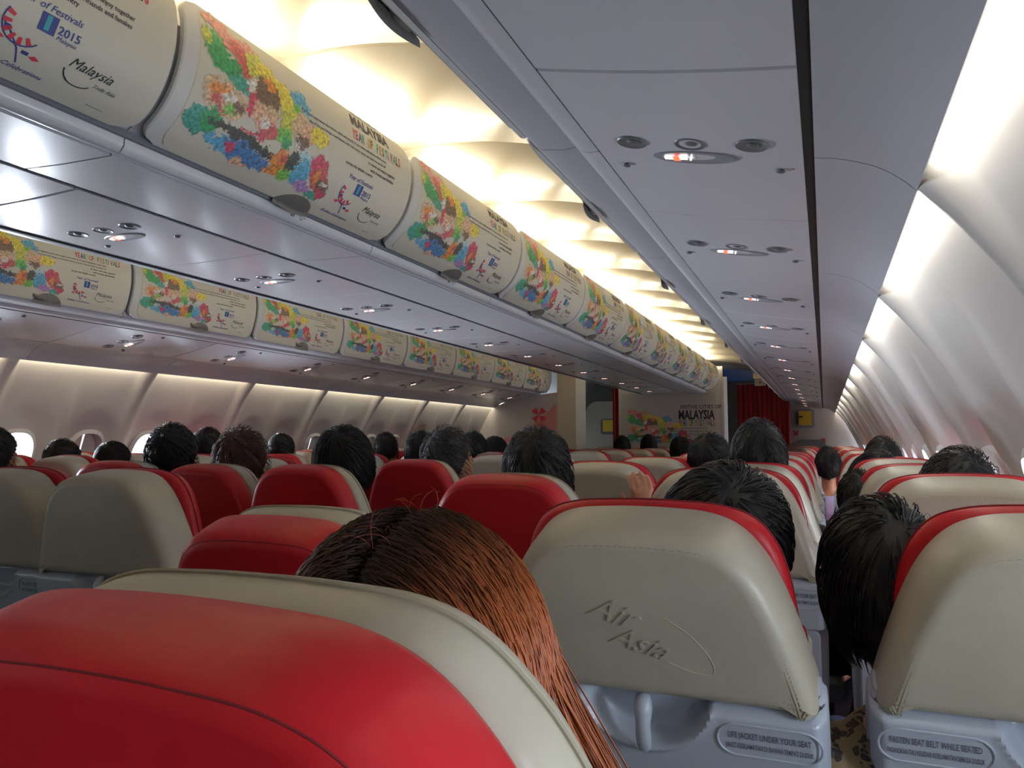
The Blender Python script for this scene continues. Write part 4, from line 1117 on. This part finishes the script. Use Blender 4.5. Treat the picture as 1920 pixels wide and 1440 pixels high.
# reaching arm of the passenger in the third-row aisle seat
hp = pix(1196, 914, 2.42)
P6 = pix(1000, 815, 1.92); R6 = Euler((0.27, 0, 0)).to_matrix(); org6 = P6 - R6 @ Vector((0, HC.y - 0.006, 0.830))
tgt = R6.transposed() @ (hp - org6)
RE = (1, tuple(tgt + Vector((0.10, -0.16, -0.22))), tuple(tgt + Vector((0.03, -0.03, -0.085))), (-0.12, 0.05, 1.0), (0.45, -0.9, 0.1), 0.60, 1)
person(1000, 815, 1.92, H[1], shirt_mesh(mat('cloth_black', (0, 0, 0)), reach=RE), 'black haired person in the aisle seat gripping the seat ahead', body=person_body(0.006, RE))
person(1420, 797, 2.82, H[1], 'black', 'tall person with black hair above the red-rimmed middle seat', 1.02)
person(1327, 818, 3.55, H[0], 'black', 'person with short black hair and visible ear, left of the tall one', 1.0, tilt=0.1, yaw=-0.5)
person(828, 811, 3.02, HGY, 'grey', 'person with greying hair turning head right, centre block', 1.05, yaw=-0.7)
person(785, 812, 3.75, H[0], 'black', 'black haired person just left of the greying head', 0.95)
person(636, 806, 2.24, H[2], 'black', 'person with long dark hair beside a red seat, centre block', 1.0)
person(445, 812, 2.26, HBR, 'maroon', 'person with reddish brown hair in the centre block', 0.95)
person(316, 803, 2.30, H[1], 'navy', 'person with spiky black hair against a bright left window', 0.98, tilt=0.05)
person(386, 805, 3.5, H[0], 'black', 'small black haired head beside the second bright left window', 0.85)
person(524, 817, 4.2, H[1], 'black', 'short haired person under the half shaded left window', 0.9)
person(720, 815, 5.3, H[1], 'maroon', 'person with pointed black hair far along the left side', 1.0)
person(884, 813, 4.5, H[0], 'black', 'black haired person in the centre block, beyond the greying head', 1.0)
person(925, 822, 5.2, H[2], 'navy', 'dark haired person left of the gripping passenger head, further off', 1.0)
person(1040, 822, 5.4, H[1], 'black', 'black haired head right behind the gripping passenger, further off', 1.0)
person(110, 828, 2.9, H[0], 'black', 'dark haired head low between left seats, near left edge', 0.9)
person(-22, 808, 2.35, H[1], 'navy', 'dark haired head cut off by the left edge of view', 0.95)
person(205, 832, 3.2, H[2], 'black', 'dark haired head low in front of the closed left window', 0.9)
person(1165, 819, 8.3, H[0], 'black', 'far dark head in front of the poster, left part', 1.0)
person(1215, 818, 8.9, H[1], 'black', 'far dark head in front of the poster, middle part', 1.0)
person(1275, 821, 7.4, H[2], 'black', 'far dark head in front of the poster, right part', 1.0)
person(1655, 826, 4.45, H[1], 'black', 'short haired person by the right wall, seventh row ahead', 1.0)
person(1655, 853, 3.62, H[2], 'black', 'dark haired person leaning behind red-rimmed right seats', 1.05, tilt=0.3)
person(1810, 858, 2.05, H[1], 'black', 'person with short black hair by the right wall, third row', 1.0, tilt=0.15)
person(1604, 890, 2.78, H[0], 'black', 'black haired person leaning into the gap between right seats', 0.9, tilt=-0.30)
person(1552, 843, 5.6, H[1], 'lavender', 'person in lavender shirt visible down the gap between seats', 0.9)
person(1490, 838, 6.3, HBR, 'grey', 'far brown haired head beyond the tall person', 0.95)
person(1600, 848, 6.8, H[0], 'black', 'far black haired head above right block seats', 0.95)

# --- woman with long dyed red hair in the nearest seat
def red_hair():
    mb = MB(); cols = []; rd = random.Random(21)
    rx, ry, rz = 0.104, 0.112, 0.130
    cap = hair_cap(rx - 0.006, ry - 0.006, rz - 0.006, 4, nape=-0.13, lump=0.004)
    mb.add(cap.v, cap.f); cols += [(0.02, 0.010, 0.008)] * len(cap.v)
    for _ in range(8500):
        s = rd.choice((-1, 1)); y = rd.uniform(-0.095, 0.075); off = rd.random() ** 1.6 * 0.9
        # root near the centre parting, then falling sideways and back
        phi = off * 0.95 + 0.02; wav = rd.uniform(-1, 1); jj = rd.random()
        ln = rd.uniform(0.20, 0.36); pts = []; n = 9
        lift = rd.uniform(0.0, 0.010)
        yb = y - rd.uniform(0.0, 0.05)
        for k in range(n + 1):
            t = k / n; a = phi + t * ln / 0.105
            if a < 1.75:
                yy = y + (yb - y) * t
                ce = sqrt(max(0.02, 1 - ((yy) / (ry * 1.05)) ** 2))
                p = Vector((s * (rx * ce + lift) * sin(a), yy - 0.004, (rz * ce * 1.0 + lift) * cos(a) + 0.004 * sin(t * 6 + wav * 3)))
                if abs(p.x) < 0.012: p.z -= 0.008 * (1 - abs(p.x) / 0.012)
                last = p
            else:
                p = last + Vector((s * 0.009 * (1 + wav), -0.004 + 0.003 * wav, -0.032)); last = p
            pts.append(p)
        w = rd.uniform(0.0005, 0.0009)
        mb.tube(pts, [w] * n + [w * 0.3], 3)
        shade = 0.65 + 0.6 * jj
        for k in range(n + 1):
            t = min(1, max(0, (k / n + phi * 0.35 - 0.10) / 0.32))
            root, tip = Vector((0.028, 0.012, 0.008)), Vector((0.30, 0.070, 0.014))
            c = root.lerp(tip, t ** 1.3) * shade
            cols += [tuple(c)] * 3
    # a few stray hairs standing up at the crown
    for _ in range(14):
        a = rd.uniform(-0.9, 0.9); x = rd.uniform(-0.02, 0.02); y = rd.uniform(-0.05, 0.05)
        p = Vector((x, y, rz)); d = Vector((rd.uniform(-.6, .6), rd.uniform(-.5, .3), 1)).normalized(); q = Vector((rd.uniform(-1, 1), 0, -1.0))
        pts = []
        for k in range(6):
            pts.append(p.copy()); p += d * 0.006; d = (d + q * 0.35).normalized()
        mb.tube(pts, [0.00016] * 5 + [0.00008], 3); cols += [(0.30, 0.06, 0.02)] * 18
    mb.c = cols
    m = vcol('dyed_hair', 0.5); m.node_tree.nodes['Principled BSDF'].inputs['Specular IOR Level'].default_value = 0.3
    return mb.build('hair', m, ang=180, data_only=True)
rp = person(745, 985, 0.50, red_hair(), 'black', 'person with long dyed orange hair in the nearest red seat', 1.0, pitch=0.22, top=0.832)

# ================================================================== far end of the cabin
BY = 11.3
t = thing('bulkhead', 'white centre bulkhead panel with printed festival poster', 'partition', (0, BY, 0))
xa, xb = -0.845, 0.72
mb = MB(); mb.box((xa, 0, 0), (xb, 0.05, 2.36)); mb.build('bulkhead_panel', M_WHITE, t, smooth=False)
mb = MB(); mb.rings([[(x, y, z) for x, y in [(xb - 0.015, -0.02), (xb + 0.02, -0.03), (xb + 0.055, -0.01), (xb + 0.06, 0.05), (xb - 0.015, 0.05)]] for z in (0, 2.2)]); mb.build('edge_post', mat('edge_white', (0.72, 0.72, 0.74), 0.3), t)
mb = MB(); mb.add([(xa + 0.04, -0.004, 0.7), (xb - 0.10, -0.004, 0.7), (xb - 0.10, -0.004, 1.98), (xa + 0.04, -0.004, 1.98)], [[0, 1, 2, 3]], 0)
def bf(ox, oz): return lambda u, v, _: (ox + u, -0.007, oz + v)
m2 = text_flat('FESTIVE CITIES OF', 0.075, 0.01); mb.mapped(m2, bf(0.10, 1.74), 1)
m2 = text_flat('MALAYSIA', 0.185, 0.035, xs=0.62); mb.mapped(m2, bf(0.07, 1.585), 1)
x = 0.07
for ch, mi in zip('YEAR OF FESTIVALS', [2, 2, 3, 4, 1, 5, 1, 1, 4, 5, 1, 4, 6, 2, 4, 1, 2]):
    mb.mapped(text_flat(ch, 0.12, 0.02, xs=0.42), bf(x, 1.485), mi); x += 0.0315
for k in range(3): mb.mapped(text_flat('a year of celebrations, food, music and dance for all', 0.030, 0.01), bf(-0.14, 1.44 - 0.045 * k), 1)
o0 = len(mb.v)
mb.mapped((ART[0], ART[1]), lambda u, v, _: (-0.78 + u * 1.6, -0.007, 1.12 + v * 1.45), 7)
mb.c = [(1, 1, 1)] * o0 + list(ART[2])
pst = mb.build('festival_poster', [mat('poster_white', (0.58, 0.57, 0.52), 0.45), M_INK, M_REDI, M_BLUEI, M_GRNI, M_ORI, M_TEALI, M_ART], t, smooth=False)
pst['label'] = 'poster reading MALAYSIA YEAR OF FESTIVALS'

def curtain(x0, x1, y, z0, z1, label, folds):
    t = thing('curtain', label, 'curtain', ((x0 + x1) / 2, y, 0))
    n = folds * 10; w = x1 - x0; R = []
    for z in (z1, z1 - 0.03, z1 - 0.4, z0 + 0.3, z0):
        amp = 0.012 if z == z1 else 0.028
        R.append([(-w / 2 + w * i / n, amp * sin(2 * pi * i / 10 + 0.4 * sin(i * 0.37)) + 0.01 * sin(i * 0.21), z) for i in range(n + 1)])
    mb = MB(); mb.rings(R, closed=False, cap0=False, cap1=False); me = mb.build('cloth', M_CURT, t)
    md = me.modifiers.new('solid', 'SOLIDIFY'); md.thickness = 0.003
    mb = MB(); mb.tube([(-w / 2, 0, z1 + 0.012), (w / 2, 0, z1 + 0.012)], 0.011, 10); mb.build('rail', M_METAL, t)
    return t
curtain(0.72, 1.56, 13.3, 0.02, 2.22, 'closed red curtain across the far end of the right aisle', 11)
curtain(-1.10, -0.86, 11.9, 0.02, 2.22, 'narrow red curtain drawn beside the left of the poster wall', 4)
# header above the curtain
t = thing('curtain_header', 'bright blue panel high above the red curtain', 'ceiling panel', (1.1, 13.0, 0))
mb = MB(); mb.rings([[(x, y, z) for x, z in [(-0.62, 2.26), (0.05, 2.27), (0.22, 2.33), (0.24, 2.48), (-0.62, 2.52)]] for y in (0, 0.06)]); mb.build('blue_panel', M_BLUE, t, smooth=False)
mb = MB(); mb.box((0.18, 0.01, 2.24), (0.5, 0.06, 2.5)); mb.build('dark_panel', M_DKGREY, t, smooth=False)
t = thing('sign', 'small white sign with red mark hanging over the right aisle', 'sign', (1.16, 12.5, 2.20))
mb = MB(); mb.rings([[(x, y, z) for x, z in rrect(-0.085, -0.06, 0.085, 0.05, 0.012)] for y in (0, 0.04)]); mb.build('sign_box', mat('sign_white', (0.75, 0.72, 0.68), 0.4), t, ang=30)
mb = MB(); mb.mapped(text_flat('x', 0.08, 0.02, align='CENTER'), lambda u, v, _: (u, -0.003, v - 0.025)); mb.build('red_mark', M_REDI, t, smooth=False)
mb = MB(); mb.tube([(-0.05, 0.02, 0.04), (-0.05, 0.02, 0.25)], 0.006); mb.tube([(0.05, 0.02, 0.04), (0.05, 0.02, 0.25)], 0.006); mb.build('hanger', M_METAL, t)
# small speaker box in the ceiling near the end
t = thing('ceiling_fixture', 'small cream box under the far end of the aisle ceiling', 'ceiling fitting', (1.22, 11.2, 2.22))
mb = MB(); mb.rings([[(x, y, z) for x, z in rrect(-0.06, -0.07, 0.06, 0.07, 0.02)] for y in (0, 0.12)]); mb.build('box', M_CEIL, t, ang=30)

# far right partition with the yellow placard
t = thing('right_partition', 'greyish far wall beyond the right block with a crew seat', 'partition', (2.1, 14.3, 0))
mb = MB(); pr = [(-0.62, 0), (0.40, 0), (0.57, 0.6), (0.53, 1.2), (0.40, 1.5), (0.2, 1.9), (-0.62, 2.15)]
mb.rings([[(x, y, z) for x, z in pr] for y in (0, 0.05)]); mb.build('wall_panel', mat('partition_grey', (0.48, 0.42, 0.40), 0.5), t, smooth=False)
mb = MB(); mb.rings([[(x, y, z) for x, z in rrect(-0.50, 0.75, 0.0, 1.28, 0.10)] for y in (-0.10, -0.07, 0.0)]); mb.build('crew_seat', M_DKGREY, t)
t2 = thing('equipment_box', 'yellow safety placard box on the far right wall', 'safety box', (1.76, 14.27, 1.66))
mb = MB(); mb.rings([[(x, y, z) for x, z in rrect(-0.17, -0.16, 0.17, 0.16, 0.05)] for y in (-0.06, -0.04, 0.028)]); mb.build('case', mat('case_grey', (0.28, 0.27, 0.28), 0.5), t2, ang=30)
mb = MB(); mb.box((-0.09, -0.068, -0.12), (0.12, -0.0605, 0.13)); mb.build('placard', M_YEL, t2, smooth=False)
mb = MB(); mb.box((-0.14, -0.075, -0.11), (-0.095, -0.0605, 0.11)); mb.box((-0.10, -0.078, 0.015), (-0.02, -0.069, 0.04)); mb.build('handset', M_BLACKM, t2, smooth=False)
def cross_mark(name, x, z, s):
    mb = MB()
    for a in (0.5, -0.5):
        ca, sa = cos(a * pi / 2 * 1.0), sin(a * pi / 2 * 1.0)
        q = [(-s, -s * .3), (s, -s * .3), (s, s * .3), (-s, s * .3)]
        mb.add([(p * ca - r * sa, 0, p * sa + r * ca) for p, r in q], [[0, 1, 2, 3]])
    return mb
for (x, z, s, lb) in ((1.61, 1.40, 0.055, 'red cross-shaped mark low on the far wall, left of the crew seat'), (2.06, 1.27, 0.05, 'red cross-shaped mark at the right end of the far wall')):
    o = cross_mark('', x, z, s).build('wall_mark', M_REDI, smooth=False); o.location = (x, 14.292, z); tag(o, lb, 'wall marking')

# left partition: curved outline, red swoosh print and logo
t = thing('left_partition', 'white partition at the front of the left block with red print', 'partition', (0, 9.75, 0))
pr = [(-1.31, 0.0), (-1.31, 1.93), (-1.6, 1.90), (-2.05, 1.82), (-2.22, 1.76), (-2.30, 1.72), (-2.38, 1.60), (-2.46, 1.45), (-2.56, 1.25), (-2.64, 1.0), (-2.66, 0.7), (-2.6, 0.3), (-2.5, 0.0)]
mb = MB(); mb.rings([[(x, y, z) for x, z in pr] for y in (0, 0.05)]); mb.build('partition_panel', mat('partition_white', (0.66, 0.63, 0.64), 0.4), t, smooth=False)
mb = MB(); mb.box((-1.31, -0.01, 0), (-1.04, 0.45, 2.36)); mb.build('partition_jamb', mat('jamb_cream', (0.70, 0.66, 0.56), 0.4), t, smooth=False)
sw = MB()
up = smooth_curve([(-2.35, 1.22), (-2.0, 1.33), (-1.7, 1.47), (-1.45, 1.66), (-1.325, 1.78)], 6); dn = smooth_curve([(-2.35, 1.05), (-2.0, 1.12), (-1.7, 1.22), (-1.45, 1.34), (-1.325, 1.42)], 6)
n = len(up)
sw.add([(p.x, -0.003, p.y) for p in up] + [(p.x, -0.003, p.y) for p in dn], [[i, i + 1, n + i + 1, n + i] for i in range(n - 1)])
s1 = sw.build('red_swoosh', mat('pale_red_print', (0.80, 0.33, 0.33), 0.45), t, smooth=False)
cm_ = MB()
for rot in range(4):
    a0 = pi / 4 + rot * pi / 2
    pts = [(0.0, 0.0), (0.05, 0.028), (0.10, 0.045), (0.115, 0.02), (0.10, -0.015), (0.115, -0.045), (0.05, -0.028)]
    cm_.add([(-1.58 + x * cos(a0) - z * sin(a0), -0.006, 1.62 + x * sin(a0) + z * cos(a0)) for x, z in pts], [list(range(7))])
cm_.mapped(text_flat('malaysia', 0.05, 0.01, align='CENTER'), lambda u, v, _: (-1.58 + u, -0.006, 1.475 + v))
lg = cm_.build('red_cross_logo', M_REDI, t, smooth=False); lg['label'] = 'red four-pointed logo on the partition'

# left door area seen past the partition
t = link('door_1', None, loc=(0, 13.2, 0)); struct(t, 'cabin door beyond the left partition')
mb = MB(); mb.box((-2.4, 0, 0), (-0.9, 0.08, 2.36)); mb.build('surround', mat('galley_dark', (0.10, 0.10, 0.09), 0.5), t, smooth=False)
mb = MB(); mb.rings([[(x, y, z) for x, z in rrect(-1.95, 0.05, -1.22, 1.98, 0.22)] for y in (-0.03, 0.0)]); mb.build('door_panel', mat('door_cream', (0.42, 0.41, 0.34), 0.5), t, ang=30)
mb = MB(); mb.rings([[(x, y, z) for x, z in rrect(-1.66, 1.38, -1.30, 1.66, 0.05)] for y in (-0.06, -0.03)], mi=0); mb.build('handle_recess', M_DKGREY, t)
mb = MB(); mb.box((-1.62, -0.068, 1.43), (-1.36, -0.058, 1.64)); mb.build('placard', M_YEL, t, smooth=False)
# galley walls closing the far end
mb = MB(); mb.box((-2.7, 14.6, 0), (2.7, 14.65, 2.6)); struct(mb.build('wall_front', mat('galley_grey', (0.20, 0.18, 0.18), 0.6), smooth=False), 'dim galley wall at the far end')
